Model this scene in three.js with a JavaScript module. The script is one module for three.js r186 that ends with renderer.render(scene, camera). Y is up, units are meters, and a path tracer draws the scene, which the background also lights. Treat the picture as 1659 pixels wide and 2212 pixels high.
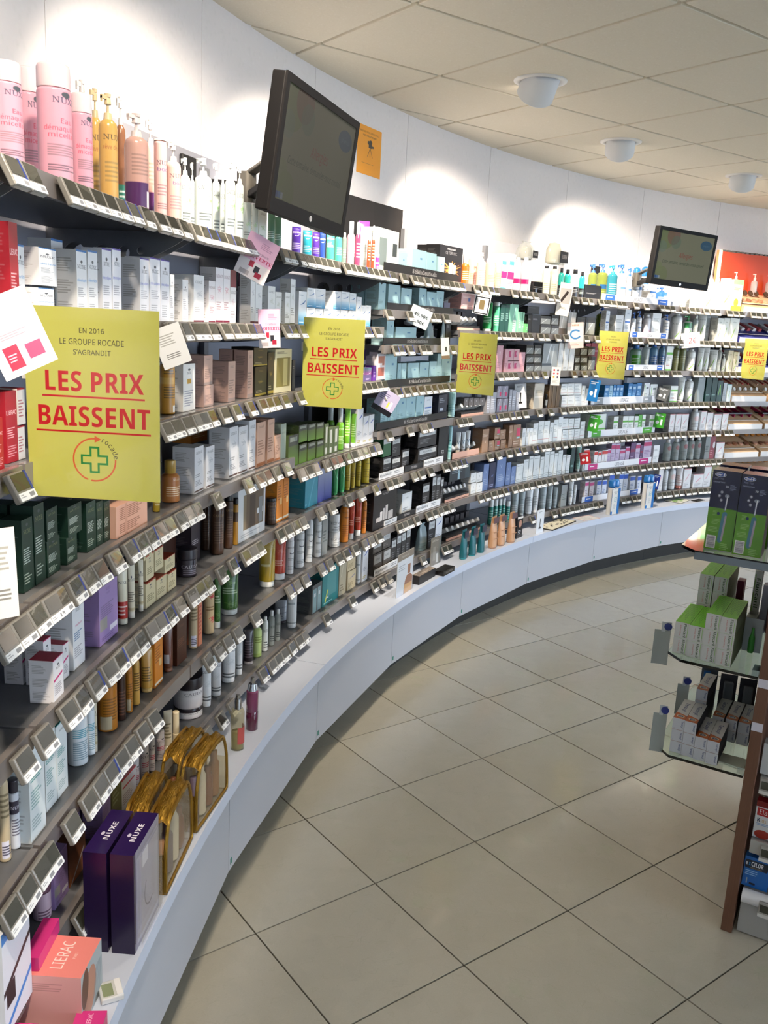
import * as THREE from 'three';
import { RoundedBoxGeometry } from 'three/addons/geometries/RoundedBoxGeometry.js';
import { mergeGeometries } from 'three/addons/utils/BufferGeometryUtils.js';
import { RectAreaLightUniformsLib } from 'three/addons/lights/RectAreaLightUniformsLib.js';
RectAreaLightUniformsLib.init();

// ---------------------------------------------------------------- camera, exposure, lights
const scene = new THREE.Scene();
const renderer = new THREE.WebGLRenderer({ antialias: true });
renderer.toneMapping = THREE.LinearToneMapping;
renderer.toneMappingExposure = 1.0;
renderer.shadowMap.enabled = true;
const EYE = 1.64, CEIL = 2.667;
const camera = new THREE.PerspectiveCamera(61.12, 1659 / 2212, 0.05, 60);
{
  const p = 0.216942, r = 0.05119;
  const f = new THREE.Vector3(0, -Math.sin(p), -Math.cos(p)), rt = new THREE.Vector3(1, 0, 0), u = new THREE.Vector3().crossVectors(rt, f);
  const R = rt.clone().multiplyScalar(Math.cos(r)).addScaledVector(u, Math.sin(r));
  const U = rt.clone().multiplyScalar(-Math.sin(r)).addScaledVector(u, Math.cos(r));
  camera.quaternion.setFromRotationMatrix(new THREE.Matrix4().makeBasis(R, U, f.clone().negate()));
  camera.position.set(0, EYE, 0);
}
const SPOT = 42, SPILL = 3, SPOT_COL = 0xffeed8, FILL_POWER = 4, FILL_COL = 0xd8e4ff;
scene.background = new THREE.Color().setRGB(6.6, 7.9, 9.6);   // overcast daylight beyond the added windows
// ceiling spots along the curved wall: [angle, radius, aim angle, aim height, power]
const SPOTS = [[-10, 5.95, -5, 1.8, 0.3], [-2.5, 5.97, 4.5, 1.8, 0.12], [6.5, 5.98, 13.6, 1.85, 0.28], [15.6, 5.98, 21.8, 1.85, 0.42], [28.17, 5.99, 34.3, 1.85, 0.4], [40.27, 6.10, 47.6, 1.85, 0.42], [52.58, 6.01, 58.6, 1.7, 0.35], [65.5, 6.0, 71, 1.7, 0.5]];
// unseen fill light panels added to the ceiling: [x, z]
const FILL_PANELS = [[2.9, -1.1], [2.9, 1.6], [5.0, -2.6], [5.0, 0.4], [5.0, 3.0], [0.9, 1.7], [4.3, -5.2]];

// ---------------------------------------------------------------- helpers
const CX = 5.8483, CZ = -1.1555, D2R = Math.PI / 180;
let seed = 7;
const rnd = () => { seed = (seed * 1664525 + 1013904223) >>> 0; return seed / 4294967296; };
const V = (x, y, z) => new THREE.Vector3(x, y, z);
const P = (R, deg, y) => V(CX - R * Math.cos(deg * D2R), y, CZ - R * Math.sin(deg * D2R));   // point at radius R, angle deg of the round wall
const FACE = deg => (90 - deg) * D2R;                                                         // turn that makes +z look into the shop
const used = {};
const numbered = n => { const k = used[n] = (used[n] ?? -1) + 1; return k ? `${n}_${String(k).padStart(3, '0')}` : n; };
function shade(o) { o.traverse(m => { if (m.isMesh) { m.castShadow = true; m.receiveShadow = true; } }); return o; }
function thing(name, label, category, pos = V(0, 0, 0), turn = 0, group) {
  const o = new THREE.Group(); o.name = numbered(name); o.position.copy(pos); o.rotation.y = turn;
  o.userData = { label, category }; if (group) o.userData.group = group; scene.add(o); return o;
}
function solo(name, geo, mat, label, category, pos = V(0, 0, 0), turn = 0, group) {
  const o = new THREE.Mesh(geo, mat); o.name = numbered(name); o.position.copy(pos); o.rotation.y = turn;
  o.userData = { label, category }; if (group) o.userData.group = group; scene.add(o); return o;
}
function part(name, geo, mat, parent, pos, rot) {
  const o = new THREE.Mesh(geo, mat); o.name = name; parent.add(o);
  if (pos) o.position.set(...pos); if (rot) o.rotation.set(...rot); return o;
}
function struct(name) { const o = new THREE.Group(); o.name = name; o.userData = { kind: 'structure' }; scene.add(o); return o; }
const std = (color, roughness = 0.5, extra = {}) => new THREE.MeshStandardMaterial({ color, roughness, ...extra });
const phys = (color, roughness = 0.5, extra = {}) => new THREE.MeshPhysicalMaterial({ color, roughness, ...extra });
const bx = (w, h, d, x = 0, y = 0, z = 0) => new THREE.BoxGeometry(w, h, d).translate(x, y, z);
const rbx = (w, h, d, r = 0.004, x = 0, y = 0, z = 0) => new RoundedBoxGeometry(w, h, d, 2, r).translate(x, y, z);
const cyl = (r0, r1, h, n = 20, x = 0, y = 0, z = 0) => new THREE.CylinderGeometry(r0, r1, h, n).translate(x, y, z);
const plain = g => { const q = g.index ? g.toNonIndexed() : g; for (const k of Object.keys(q.attributes)) if (!['position', 'normal', 'uv'].includes(k)) q.deleteAttribute(k); return q; };
const join = (...gs) => mergeGeometries(gs.map(plain));
// a piece of ring between two radii, angles (degrees) and heights, in world coordinates
function arc(R0, R1, a0, a1, y0, y1, n = 1) {
  const pos = [], idx = [], uv = [];
  const quad = (a, b, c, d, u0, u1, v0, v1) => { const i = pos.length / 3; for (const q of [a, b, c, d]) pos.push(q.x, q.y, q.z); uv.push(u0, v0, u1, v0, u1, v1, u0, v1); idx.push(i, i + 1, i + 2, i, i + 2, i + 3); };
  for (let k = 0; k < n; k++) {
    const t0 = a0 + (a1 - a0) * k / n, t1 = a0 + (a1 - a0) * (k + 1) / n, s0 = t0 * D2R * R0, s1 = t1 * D2R * R0;
    quad(P(R0, t0, y0), P(R0, t1, y0), P(R0, t1, y1), P(R0, t0, y1), s0, s1, y0, y1);      // room side
    quad(P(R1, t1, y0), P(R1, t0, y0), P(R1, t0, y1), P(R1, t1, y1), s1, s0, y0, y1);      // wall side
    quad(P(R0, t0, y1), P(R0, t1, y1), P(R1, t1, y1), P(R1, t0, y1), s0, s1, R0, R1);      // top
    quad(P(R1, t0, y0), P(R1, t1, y0), P(R0, t1, y0), P(R0, t0, y0), s0, s1, R1, R0);      // bottom
  }
  quad(P(R1, a0, y0), P(R0, a0, y0), P(R0, a0, y1), P(R1, a0, y1), R1, R0, y0, y1);
  quad(P(R0, a1, y0), P(R1, a1, y0), P(R1, a1, y1), P(R0, a1, y1), R0, R1, y0, y1);
  const g = new THREE.BufferGeometry();
  g.setAttribute('position', new THREE.Float32BufferAttribute(pos, 3)); g.setAttribute('uv', new THREE.Float32BufferAttribute(uv, 2));
  g.setIndex(idx); const q = g.toNonIndexed(); q.computeVertexNormals(); return q;
}
function noiseTex(size, draw, srgb = true) {
  const c = document.createElement('canvas'); c.width = c.height = size; const x = c.getContext('2d'); draw(x, size);
  const t = new THREE.CanvasTexture(c); if (srgb) t.colorSpace = THREE.SRGBColorSpace; t.wrapS = t.wrapT = THREE.RepeatWrapping; return t;
}

// ---------------------------------------------------------------- printed surfaces (lettering, pictures and flat print only)
const PS = 2048, pc = document.createElement('canvas'); pc.width = pc.height = PS; const px = pc.getContext('2d');
px.fillStyle = '#ffffff'; px.fillRect(0, 0, PS, PS);
const REG = {}, shelvesOf = []; let cur = { x: 4, y: 4, row: 0 };
const pending = [];
const region = (name, w, h, draw) => pending.push({ name, w, h, draw });
function packAll() {   // tallest first, in rows
  pending.sort((p, q) => q.h - p.h);
  for (const { name, w, h, draw } of pending.splice(0)) {
    let row = shelvesOf.find(q => q.h >= h && q.x + w + 6 <= PS);
    if (!row) { row = { x: 4, y: cur.y, h }; cur.y += h + 6; shelvesOf.push(row); if (cur.y > PS) throw new Error('print sheet full ' + name); }
    REG[name] = [row.x / PS, 1 - (row.y + h) / PS, w / PS, h / PS];
    px.save(); px.beginPath(); px.rect(row.x - 2, row.y - 2, w + 4, h + 4); px.clip(); px.translate(row.x, row.y); draw(px, w, h); px.restore();
    row.x += w + 6;
  }
}
const fill = (x, c, a, b, w, h) => { x.fillStyle = c; x.fillRect(a, b, w, h); };
function word(x, t, cx, cy, size, col, font = 'bold ', fam = 'sans-serif', maxW, sx = 1, align = 'center') {
  x.save(); x.translate(cx, cy); x.font = `${font}${size}px ${fam}`; x.textAlign = align; x.textBaseline = 'middle'; x.fillStyle = col;
  const m = x.measureText(t).width * sx, k = maxW && m > maxW ? maxW / m : 1; x.scale(sx * k, 1); x.fillText(t, 0, 0); x.restore();
}
function lines(x, a, b, w, h, n, col) { x.fillStyle = col; for (let i = 0; i < n; i++) x.fillRect(a, b + (i + .2) * h / n, w * (.55 + .45 * rnd()), h / n * .45); }
region('sign', 600, 848, (x, w, h) => {
  fill(x, '#b9b95a', -2, -2, w + 4, h + 4);
  word(x, 'EN 2016', w / 2, 98, 31, '#3c3a30', ''); word(x, 'LE GROUPE ROCADE', w / 2, 147, 34, '#3c3a30', '', 'sans-serif', 290); word(x, 'S’AGRANDIT', w / 2, 192, 31, '#3c3a30', '');
  word(x, 'LES PRIX', w / 2 + 4, 322, 122, '#b3161d', 'bold ', 'sans-serif', 452); fill(x, '#b3161d', 72, 384, 462, 8);
  word(x, 'BAISSENT', w / 2, 476, 124, '#b3161d', 'bold ', 'sans-serif', 518); fill(x, '#b3161d', 40, 540, 520, 8);
  x.strokeStyle = '#c4562c'; x.lineWidth = 7; x.beginPath(); x.arc(302, 668, 96, 1.9, 4.75); x.stroke(); x.beginPath(); x.arc(302, 668, 96, -0.05, 1.75); x.stroke();
  x.fillStyle = '#c4562c'; x.beginPath(); x.moveTo(304, 558); x.lineTo(334, 574); x.lineTo(304, 590); x.fill();
  x.strokeStyle = '#1e7a34'; x.lineWidth = 9; x.beginPath();
  for (const [a, b] of [[-18, -56], [18, -56], [18, -18], [58, -18], [58, 18], [18, 18], [18, 56], [-18, 56], [-18, 18], [-58, 18], [-58, -18], [-18, -18]]) x.lineTo(302 + a, 668 + b);
  x.closePath(); x.stroke();
  'rocade'.split('').forEach((c, i) => { const a = -1.15 + i * .2; x.save(); x.translate(302 + Math.cos(a) * 100, 668 + Math.sin(a) * 100); x.rotate(a + 1.57); word(x, c, 0, 0, 31, '#2c2c28', ''); x.restore(); });
});
region('screen', 512, 330, (x, w, h) => {
  fill(x, '#a9aa8c', -2, -2, w + 4, h + 4);
  for (const [a, b, r, c] of [[40, 40, 90, '#87a05a'], [120, 30, 60, '#a86a62'], [150, 70, 45, '#7e9a84'], [30, 110, 40, '#8aa596'], [60, 300, 60, '#93a564'], [20, 250, 40, '#9fae74']]) { x.globalAlpha = .55; x.fillStyle = c; x.beginPath(); x.arc(a, b, r, 0, 7); x.fill(); } x.globalAlpha = 1;
  x.fillStyle = '#46789a'; x.beginPath(); x.ellipse(440, 62, 56, 34, 0, 0, 7); x.fill(); word(x, 'pharma', 440, 62, 18, '#7ba2ba', '');
  word(x, 'Allergies', 262, 152, 44, '#c05a4c', 'italic ', 'sans-serif', 130); word(x, 'Cette semaine, demandez-nous conseil', 250, 205, 30, '#4c6448', 'italic ', 'sans-serif', 400);
  fill(x, '#3c74c4', 6, 306, 14, 18); fill(x, '#5c94dc', 22, 306, 14, 18); fill(x, '#c8d8e8', 38, 306, 14, 18);
});
region('poster', 300, 424, (x, w, h) => {
  fill(x, '#f0a236', -2, -2, w + 4, h + 4); word(x, 'MAGASIN SOUS SURVEILLANCE', w / 2, 52, 22, '#6a4a1c', '', 'sans-serif', 240); word(x, 'VIDEO ENREGISTREMENT', w / 2, 82, 20, '#4a3414', 'bold ', 'sans-serif', 170);
  x.fillStyle = '#3a3834'; x.beginPath(); x.arc(140, 138, 16, 0, 7); x.arc(164, 132, 20, 0, 7); x.fill(); x.fillRect(140, 148, 44, 34); x.fillRect(180, 158, 24, 18);
  x.strokeStyle = '#3a3834'; x.lineWidth = 4; for (const a of [128, 160, 192]) { x.beginPath(); x.moveTo(160, 182); x.lineTo(a, 262); x.stroke(); }
  lines(x, 60, 320, 190, 8, 1, '#a87a3a');
});
region('brush', 230, 620, (x, w, h) => {
  fill(x, '#141a3c', -2, -2, w + 4, h + 4); fill(x, '#5d9a1e', -2, 292, w + 4, h);
  x.fillStyle = '#eef2f8'; x.beginPath(); x.ellipse(64, 34, 46, 17, 0, 0, 7); x.fill(); x.fillStyle = '#24489a'; x.beginPath(); x.ellipse(64, 34, 42, 14, 0, 0, 7); x.fill(); word(x, 'Oral-B', 64, 34, 23, '#ffffff');
  word(x, 'PRO 700', 18, 64, 20, '#8a92b0', '', 'sans-serif', 0, 1, 'left'); word(x, 'CROSSACTION', 12, 92, 14, '#9aa2bc', 'bold ', 'sans-serif', 100, 1, 'left');
  word(x, '3D', 130, 122, 22, '#c8d0e0'); lines(x, 152, 104, 52, 44, 5, '#7a84a4');
  for (const [a, b] of [[92, 166], [76, 196], [94, 228]]) { x.fillStyle = '#8d93a6'; x.beginPath(); x.arc(a, b, 12, 0, 7); x.fill(); word(x, '%', a, b, 12, '#e8ecf2'); }
  x.strokeStyle = '#8a94a8'; x.lineWidth = 13; x.lineCap = 'round'; x.beginPath(); x.moveTo(142, 192); x.lineTo(136, 300); x.stroke(); x.lineWidth = 25; x.beginPath(); x.moveTo(132, 192); x.lineTo(146, 192); x.stroke();
  x.strokeStyle = '#e2e6ec'; x.lineWidth = 7; x.beginPath(); x.moveTo(143, 190); x.lineTo(138, 296); x.stroke();
  x.strokeStyle = '#4d8290'; x.lineWidth = 40; x.beginPath(); x.moveTo(138, 335); x.lineTo(122, 540); x.stroke(); x.strokeStyle = '#a99fae'; x.lineWidth = 16; x.beginPath(); x.moveTo(148, 350); x.lineTo(136, 540); x.stroke();
  x.fillStyle = '#1c2a50'; x.beginPath(); x.arc(86, 334, 12, 0, 7); x.fill();
  for (const [a, b, c, d] of [[40, 312, 42, 40], [40, 378, 66, 44], [18, 440, 90, 44], [128, 560, 80, 54]]) lines(x, a, b, c, d, 4, '#8fbf5c');
  fill(x, '#e6e6e2', 14, 510, 78, 100); for (let i = 0; i < 22; i++) fill(x, '#55555a', 22, 518 + i * 4, 62, 1 + rnd() * 2);
});
region('fluoEnd', 120, 130, (x, w, h) => { fill(x, '#c9ccc8', -2, -2, w + 4, h + 4); x.save(); x.translate(84, 66); x.rotate(1.57); word(x, 'Fluocaril', 0, 0, 30, '#35502f', 'bold ', 'sans-serif', 116); x.restore(); fill(x, '#6fbf2f', 104, 8, 3, 112); x.save(); x.translate(48, 66); x.rotate(1.57); word(x, 'bi-fluoré 250mg', 0, 0, 13, '#b83a34', '', 'sans-serif', 90); x.restore(); });
region('fluoTop', 120, 500, (x, w, h) => { fill(x, '#6fbf22', -2, -2, w + 4, h + 4); for (let i = 0; i < 9; i++) lines(x, 14 + i * 11, 14, 3, 460 * (.5 + .5 * rnd()), 1, '#44801a'); for (let i = 0; i < 9; i++) fill(x, '#44801a', 14 + i * 11, 20, 3, 200 + 240 * rnd()); });
region('dentEnd', 120, 130, (x, w, h) => { fill(x, '#c2c6cc', -2, -2, w + 4, h + 4); x.save(); x.translate(98, 62); x.rotate(1.57); word(x, 'Teraxyl', 0, 0, 26, '#25336e', 'bold ', 'sans-serif', 80); x.restore(); lines(x, 16, 112, 14, 8, 1, '#8a8e94'); });
region('dentTop', 120, 430, (x, w, h) => { fill(x, '#b6babc', -2, -2, w + 4, h + 4); x.fillStyle = '#a8511c'; x.beginPath(); x.moveTo(0, 430); x.lineTo(0, 300); x.lineTo(120, 345); x.lineTo(120, 430); x.fill(); x.fillStyle = '#c8b8a0'; x.beginPath(); x.ellipse(60, 372, 40, 24, 0, 0, 7); x.fill(); x.fillStyle = '#2c3a5c'; x.beginPath(); x.ellipse(60, 372, 28, 18, 0, 0, 7); x.fill(); word(x, 'x2', 60, 372, 24, '#f0f0f0'); x.save(); x.translate(62, 170); x.rotate(1.57); word(x, 'Teraxyl', 0, 0, 58, '#25306a', 'bold ', 'sans-serif', 190); x.restore(); });
region('fascSC', 640, 40, (x, w, h) => { fill(x, '#1e1b19', -2, -2, w + 4, h + 4); word(x, '8 SkinCeuticals', 330, 20, 28, '#b4b0ac', 'bold ', 'serif'); });
region('fascF', 320, 44, (x, w, h) => { fill(x, '#e4e6e8', -2, -2, w + 4, h + 4); word(x, 'RÉJUVÉNANTE', 80, 22, 22, '#4a4e54'); lines(x, 190, 10, 110, 24, 2, '#8a8e94'); });
region('fascFb', 320, 44, (x, w, h) => { fill(x, '#161416', -2, -2, w + 4, h + 4); word(x, 'FILORGA', 160, 22, 26, '#b8b4b4'); });
for (const [n, c] of [['urB', '#2f66c4'], ['urG', '#4fae2c'], ['urR', '#d8423c'], ['urP', '#c42a7c'], ['urN', '#9aa0a6']]) region(n, 620, 44, (x, w, h) => { fill(x, '#e9ecf2', -2, -2, w + 4, h + 4); fill(x, c, 30, 4, 80, 40); fill(x, c, 500, 4, 90, 40); lines(x, 44, 16, 50, 14, 1, '#f0f4fa'); lines(x, 516, 16, 60, 14, 1, '#f0f4fa'); word(x, 'URIAGE', 310, 24, 34, '#4a4e58', '', 'sans-serif', 90); });
region('tag', 128, 34, (x, w, h) => { fill(x, '#eef0f0', -2, -2, w + 4, h + 4); lines(x, 8, 6, 44, 18, 2, '#a8aaac'); fill(x, '#8c8e92', 76, 8, 40, 18); });
region('violetTop', 220, 110, (x, w, h) => { fill(x, '#2b1a4e', -2, -2, w + 4, h + 4); x.fillStyle = '#cfc8dc'; x.beginPath(); x.arc(96, 36, 9, 0, 7); x.fill(); word(x, 'NUXE', 112, 64, 36, '#e8e4f0'); });
region('violetFront', 180, 220, (x, w, h) => { fill(x, '#8c8796', -2, -2, w + 4, h + 4); fill(x, '#241640', -2, -2, 14, h + 4); fill(x, '#a49fae', 20, 20, 150, 190); x.strokeStyle = '#5a5068'; x.lineWidth = 4; x.beginPath(); x.arc(110, 130, 36, 1, 4); x.stroke(); fill(x, '#dcd8e0', 60, 26, 40, 34); });
region('coralTop', 260, 220, (x, w, h) => { fill(x, '#ef8c84', -2, -2, w + 4, h + 4); x.save(); x.translate(135, 120); word(x, 'LIERAC', 0, 0, 58, '#fbe4dc', '', 'sans-serif', 190); word(x, 'PARIS', 0, 42, 15, '#f8cfc4', '', 'sans-serif', 80); x.restore(); });
region('coralFront', 220, 200, (x, w, h) => { fill(x, '#a9b0b0', -2, -2, w + 4, h + 4); x.fillStyle = '#b8846c'; x.beginPath(); x.ellipse(90, 110, 62, 84, .3, 0, 7); x.fill(); x.fillStyle = '#6a4636'; x.beginPath(); x.ellipse(40, 70, 34, 70, .2, 0, 7); x.fill(); x.strokeStyle = '#7a8488'; x.lineWidth = 4; for (let i = 0; i < 8; i++) { x.beginPath(); x.moveTo(110 + i * 12, 200); x.lineTo(160 + i * 8, 60); x.stroke(); } });
region('coralSide', 200, 160, (x, w, h) => { fill(x, '#d8a29a', -2, -2, w + 4, h + 4); lines(x, 22, 22, 120, 26, 4, '#b88680'); fill(x, '#a8324a', 12, 18, 4, 26); });
region('hotPink', 120, 120, (x, w, h) => { fill(x, '#d83a86', -2, -2, w + 4, h + 4); word(x, 'LIERAC', 60, 60, 28, '#f7c4dc', '', 'sans-serif', 100); });
region('excilor', 260, 210, (x, w, h) => { fill(x, '#1c66b8', -2, -2, w + 4, h + 4); x.fillStyle = '#16263c'; x.beginPath(); x.roundRect(6, 22, 232, 60, 16); x.fill(); word(x, 'e', 24, 46, 40, '#e8f0f6'); word(x, 'x', 54, 48, 40, '#2a8ad0'); word(x, 'CILOR', 130, 48, 42, '#e8f0f6'); word(x, 'FUNGUS DE L’ONGLE', 120, 74, 13, '#b8a070', '', 'sans-serif', 170); lines(x, 20, 92, 170, 40, 3, '#8fc0e8'); fill(x, '#9ab0c0', 40, 150, 12, 40); fill(x, '#1a2c40', 72, 178, 60, 14); });
region('plasters', 220, 220, (x, w, h) => { fill(x, '#d4d6d8', -2, -2, w + 4, h + 4); fill(x, '#7c1016', -2, -2, w + 4, 36); fill(x, '#b41a20', 10, 40, 220, 46); word(x, 'Elastoplast', 22, 63, 40, '#ece4e2', '', 'sans-serif', 0, 1, 'left'); word(x, 'K', 14, 112, 34, '#2c3c5c', 'bold ', 'sans-serif', 0, 1, 'left'); word(x, 'ids', 38, 114, 28, '#c09a6a', '', 'sans-serif', 0, 1, 'left'); lines(x, 14, 130, 110, 16, 2, '#7a9cc8'); x.fillStyle = '#9c2a1c'; x.beginPath(); x.ellipse(60, 196, 50, 26, 0, 0, 7); x.fill(); x.fillStyle = '#c04a2c'; x.beginPath(); x.ellipse(180, 190, 40, 24, 0, 0, 7); x.fill(); });
region('whiteBox', 120, 160, (x, w, h) => { fill(x, '#cfd4d6', -2, -2, w + 4, h + 4); for (const [a, b, r] of [[22, 40, 6], [44, 46, 12], [70, 42, 9]]) { x.fillStyle = '#2f9ad0'; x.beginPath(); x.arc(a, b, r, 0, 7); x.fill(); } word(x, 'N', 70, 90, 34, '#2a2c30'); });
region('fluoTall', 60, 240, (x, w, h) => { fill(x, '#d6d8d2', -2, -2, w + 4, h + 4); x.save(); x.translate(34, 120); x.rotate(1.57); word(x, 'Fluocaril', 0, 0, 40, '#3a5a34', 'bold '); x.restore(); fill(x, '#74b838', 6, 20, 5, 200); });
region('cardRed', 150, 210, (x, w, h) => { fill(x, '#f2eeee', -2, -2, w + 4, h + 4); lines(x, 34, 96, 80, 18, 3, '#c8a0a8'); fill(x, '#c42440', 26, 130, 40, 62); fill(x, '#d8446c', 84, 140, 44, 40); lines(x, 32, 150, 28, 24, 3, '#f0c8d0'); });
region('cardWhite', 150, 210, (x, w, h) => { fill(x, '#ebe8e0', -2, -2, w + 4, h + 4); lines(x, 20, 40, 110, 60, 5, '#b4b0a4'); lines(x, 34, 140, 80, 30, 3, '#8a867c'); });
region('cardPink', 150, 250, (x, w, h) => { fill(x, '#e4b4cc', -2, -2, w + 4, h + 4); lines(x, 70, 30, 60, 40, 4, '#b88aa4'); word(x, '1 cadeau', 86, 96, 18, '#7a6470', '', 'serif'); word(x, 'OFFERTE', 90, 124, 28, '#b8284c', 'bold ', 'serif', 116); fill(x, '#ddd4d4', -2, 150, w + 4, 104); fill(x, '#b82840', 50, 150, 22, 34); fill(x, '#2c2a30', 80, 168, 24, 40); fill(x, '#a01c34', 92, 200, 30, 30); fill(x, '#aaa0a0', 20, 214, 46, 26); });
region('cardSilver', 150, 150, (x, w, h) => { fill(x, '#b4c0c4', -2, -2, w + 4, h + 4); word(x, '49,90€', 80, 60, 34, '#2c3034'); word(x, '41,90€', 70, 112, 34, '#2c3034'); });
region('cardLilac', 160, 160, (x, w, h) => { fill(x, '#a9a4c0', -2, -2, w + 4, h + 4); fill(x, '#15151c', -2, 124, w + 4, 40); lines(x, 16, 24, 90, 50, 4, '#6e6a88'); fill(x, '#d8c060', 96, 70, 14, 40); fill(x, '#e6e2ec', 114, 62, 18, 50); });
region('cardSmall', 90, 210, (x, w, h) => { fill(x, '#dcdad4', -2, -2, w + 4, h + 4); fill(x, '#4a4c44', 42, 90, 24, 46); fill(x, '#7a6a54', -2, 176, w + 4, 40); });
region('cardFrame', 150, 190, (x, w, h) => { fill(x, '#d6d8d8', -2, -2, w + 4, h + 4); x.strokeStyle = '#1c1c1e'; x.lineWidth = 10; x.strokeRect(12, 36, 126, 144); fill(x, '#6a5c3e', 50, 60, 50, 84); word(x, 'PRIX DOUX', 75, 18, 22, '#2a2a2c'); });
region('cardBrush', 120, 260, (x, w, h) => { fill(x, '#e8e4dc', -2, -2, w + 4, h + 4); fill(x, '#b8b4b0', 10, 44, 100, 120); x.strokeStyle = '#3a302c'; x.lineWidth = 22; x.beginPath(); x.moveTo(30, 150); x.lineTo(80, 66); x.stroke(); lines(x, 24, 190, 70, 20, 2, '#a8a49c'); });
region('cardRing', 130, 200, (x, w, h) => { fill(x, '#ecd6d0', -2, -2, w + 4, h + 4); fill(x, '#e8e4e2', 0, 30, w, 120); x.strokeStyle = '#4a88c0'; x.lineWidth = 13; x.beginPath(); x.ellipse(66, 92, 40, 32, 0, 0.5, 5.6); x.stroke(); word(x, 'OFFRE', 66, 20, 18, '#d87a50'); lines(x, 30, 160, 70, 20, 2, '#c88a78'); });
region('cardDots', 90, 180, (x, w, h) => { fill(x, '#e6e2dc', -2, -2, w + 4, h + 4); ['#b83a44', '#4a3a54', '#c8566a', '#b83a44', '#d8a03a', '#4a3a54'].forEach((c, i) => { x.fillStyle = c; x.beginPath(); x.arc(26 + (i % 2) * 38, 30 + (i >> 1) * 34, 10, 0, 7); x.fill(); }); lines(x, 16, 130, 58, 30, 3, '#a8a49c'); });
region('cardEuro', 160, 130, (x, w, h) => { fill(x, '#f0ecec', -2, -2, w + 4, h + 4); word(x, '-2€', 86, 70, 62, '#d83440', '', 'sans-serif', 90); lines(x, 30, 112, 100, 12, 1, '#c8b8b8'); });
for (const [n, c] of [['flyB', '#1f6fb0'], ['flyG', '#3f9a2c'], ['flyR', '#b8242c'], ['flyK', '#6a6c6c'], ['flyN', '#24388c']]) region(n, 110, 170, (x, w, h) => { fill(x, c, -2, -2, w + 4, h + 4); lines(x, 12, 14, 80, 26, 2, '#e6ecf0'); x.fillStyle = '#eef0f0'; x.beginPath(); x.arc(36, 108, 18, 0, 7); x.fill(); fill(x, '#eef0f0', 66, 72, 20, 64); });
region('adBottle', 200, 260, (x, w, h) => { fill(x, '#dfe4ea', -2, -2, w + 4, h + 4); fill(x, '#7c6e60', -2, -2, w + 4, 44); word(x, 'Essential skin', 96, 22, 16, '#c8c0b4', ''); lines(x, 18, 70, 80, 40, 3, '#a8b0b8'); x.fillStyle = '#9a5a34'; x.fillRect(132, 86, 34, 60); x.beginPath(); x.moveTo(126, 150); x.quadraticCurveTo(86, 190, 92, 262); x.lineTo(196, 262); x.lineTo(196, 170); x.lineTo(170, 150); x.fill(); fill(x, '#d8a468', 98, 206, 96, 54); });
region('adDark', 120, 180, (x, w, h) => { fill(x, '#6b6458', -2, -2, w + 4, h + 4); lines(x, 14, 14, 80, 14, 2, '#b4ac9e'); fill(x, '#c8c8c4', 70, 110, 26, 60); fill(x, '#8a8478', 30, 60, 34, 90); });
region('marble', 160, 90, (x, w, h) => { fill(x, '#8a8078', -2, -2, w + 4, h + 4); for (let i = 0; i < 14; i++) { x.globalAlpha = .5; x.fillStyle = i % 2 ? '#c8bcb0' : '#5a5450'; x.beginPath(); x.ellipse(160 * rnd(), 90 * rnd(), 30 * rnd() + 6, 10, rnd() * 3, 0, 7); x.fill(); } x.globalAlpha = 1; });
region('boxText', 130, 44, (x, w, h) => { fill(x, '#1a1818', -2, -2, w + 4, h + 4); word(x, 'FILORGA', 66, 22, 22, '#a8a4a2', '', 'sans-serif', 80); });
region('inkSheet', 256, 110, (x, w, h) => { fill(x, '#e4e0cc', -2, -2, w + 4, h + 4); x.strokeStyle = '#1e1e1e'; x.lineWidth = 5; x.strokeRect(2, 2, w - 4, h - 4); for (let i = 0; i < 26; i++) { x.fillStyle = '#2c2a26'; x.beginPath(); x.ellipse(30 + 200 * rnd(), 20 + 70 * rnd(), 10 * rnd() + 3, 5, rnd() * 3, 0, 7); x.fill(); } });
region('leaflet', 160, 120, (x, w, h) => { fill(x, '#cfd4cc', -2, -2, w + 4, h + 4); for (let i = 0; i < 18; i++) { x.fillStyle = ['#5c9a34', '#8ab86a', '#a8b0a4'][i % 3]; x.beginPath(); x.ellipse(20 + 120 * rnd(), 30 + 60 * rnd(), 18 * rnd() + 6, 12, rnd() * 3, 0, 7); x.fill(); } });
region('paper', 160, 120, (x, w, h) => { fill(x, '#e6e6e6', -2, -2, w + 4, h + 4); lines(x, 20, 20, 100, 80, 6, '#c4c4c4'); x.strokeStyle = '#d86a5c'; x.lineWidth = 8; x.strokeRect(0, 0, w, h); });
region('canFace', 120, 250, (x, w, h) => { fill(x, '#dcdcd8', -2, -2, w + 4, h + 4); fill(x, '#1c6cb4', 84, -2, 40, h + 4); fill(x, '#1c6cb4', 0, 220, 20, 40); lines(x, 40, 40, 40, 16, 2, '#7a8088'); x.strokeStyle = '#7ab0b8'; x.lineWidth = 4; x.strokeRect(38, 84, 34, 38); word(x, 'LA', 56, 104, 26, '#5a8a94', ''); word(x, 'URIAGE', 52, 30, 20, '#6a7078', '', 'sans-serif', 60); lines(x, 30, 150, 40, 50, 5, '#b4b8b8'); });
region('proDisc', 64, 64, (x, w, h) => { fill(x, '#c9ced2', -2, -2, w + 4, h + 4); x.fillStyle = '#1c2c78'; x.beginPath(); x.arc(32, 32, 28, 0, 7); x.fill(); word(x, 'Pro', 32, 33, 24, '#e8ecf4'); });
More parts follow.
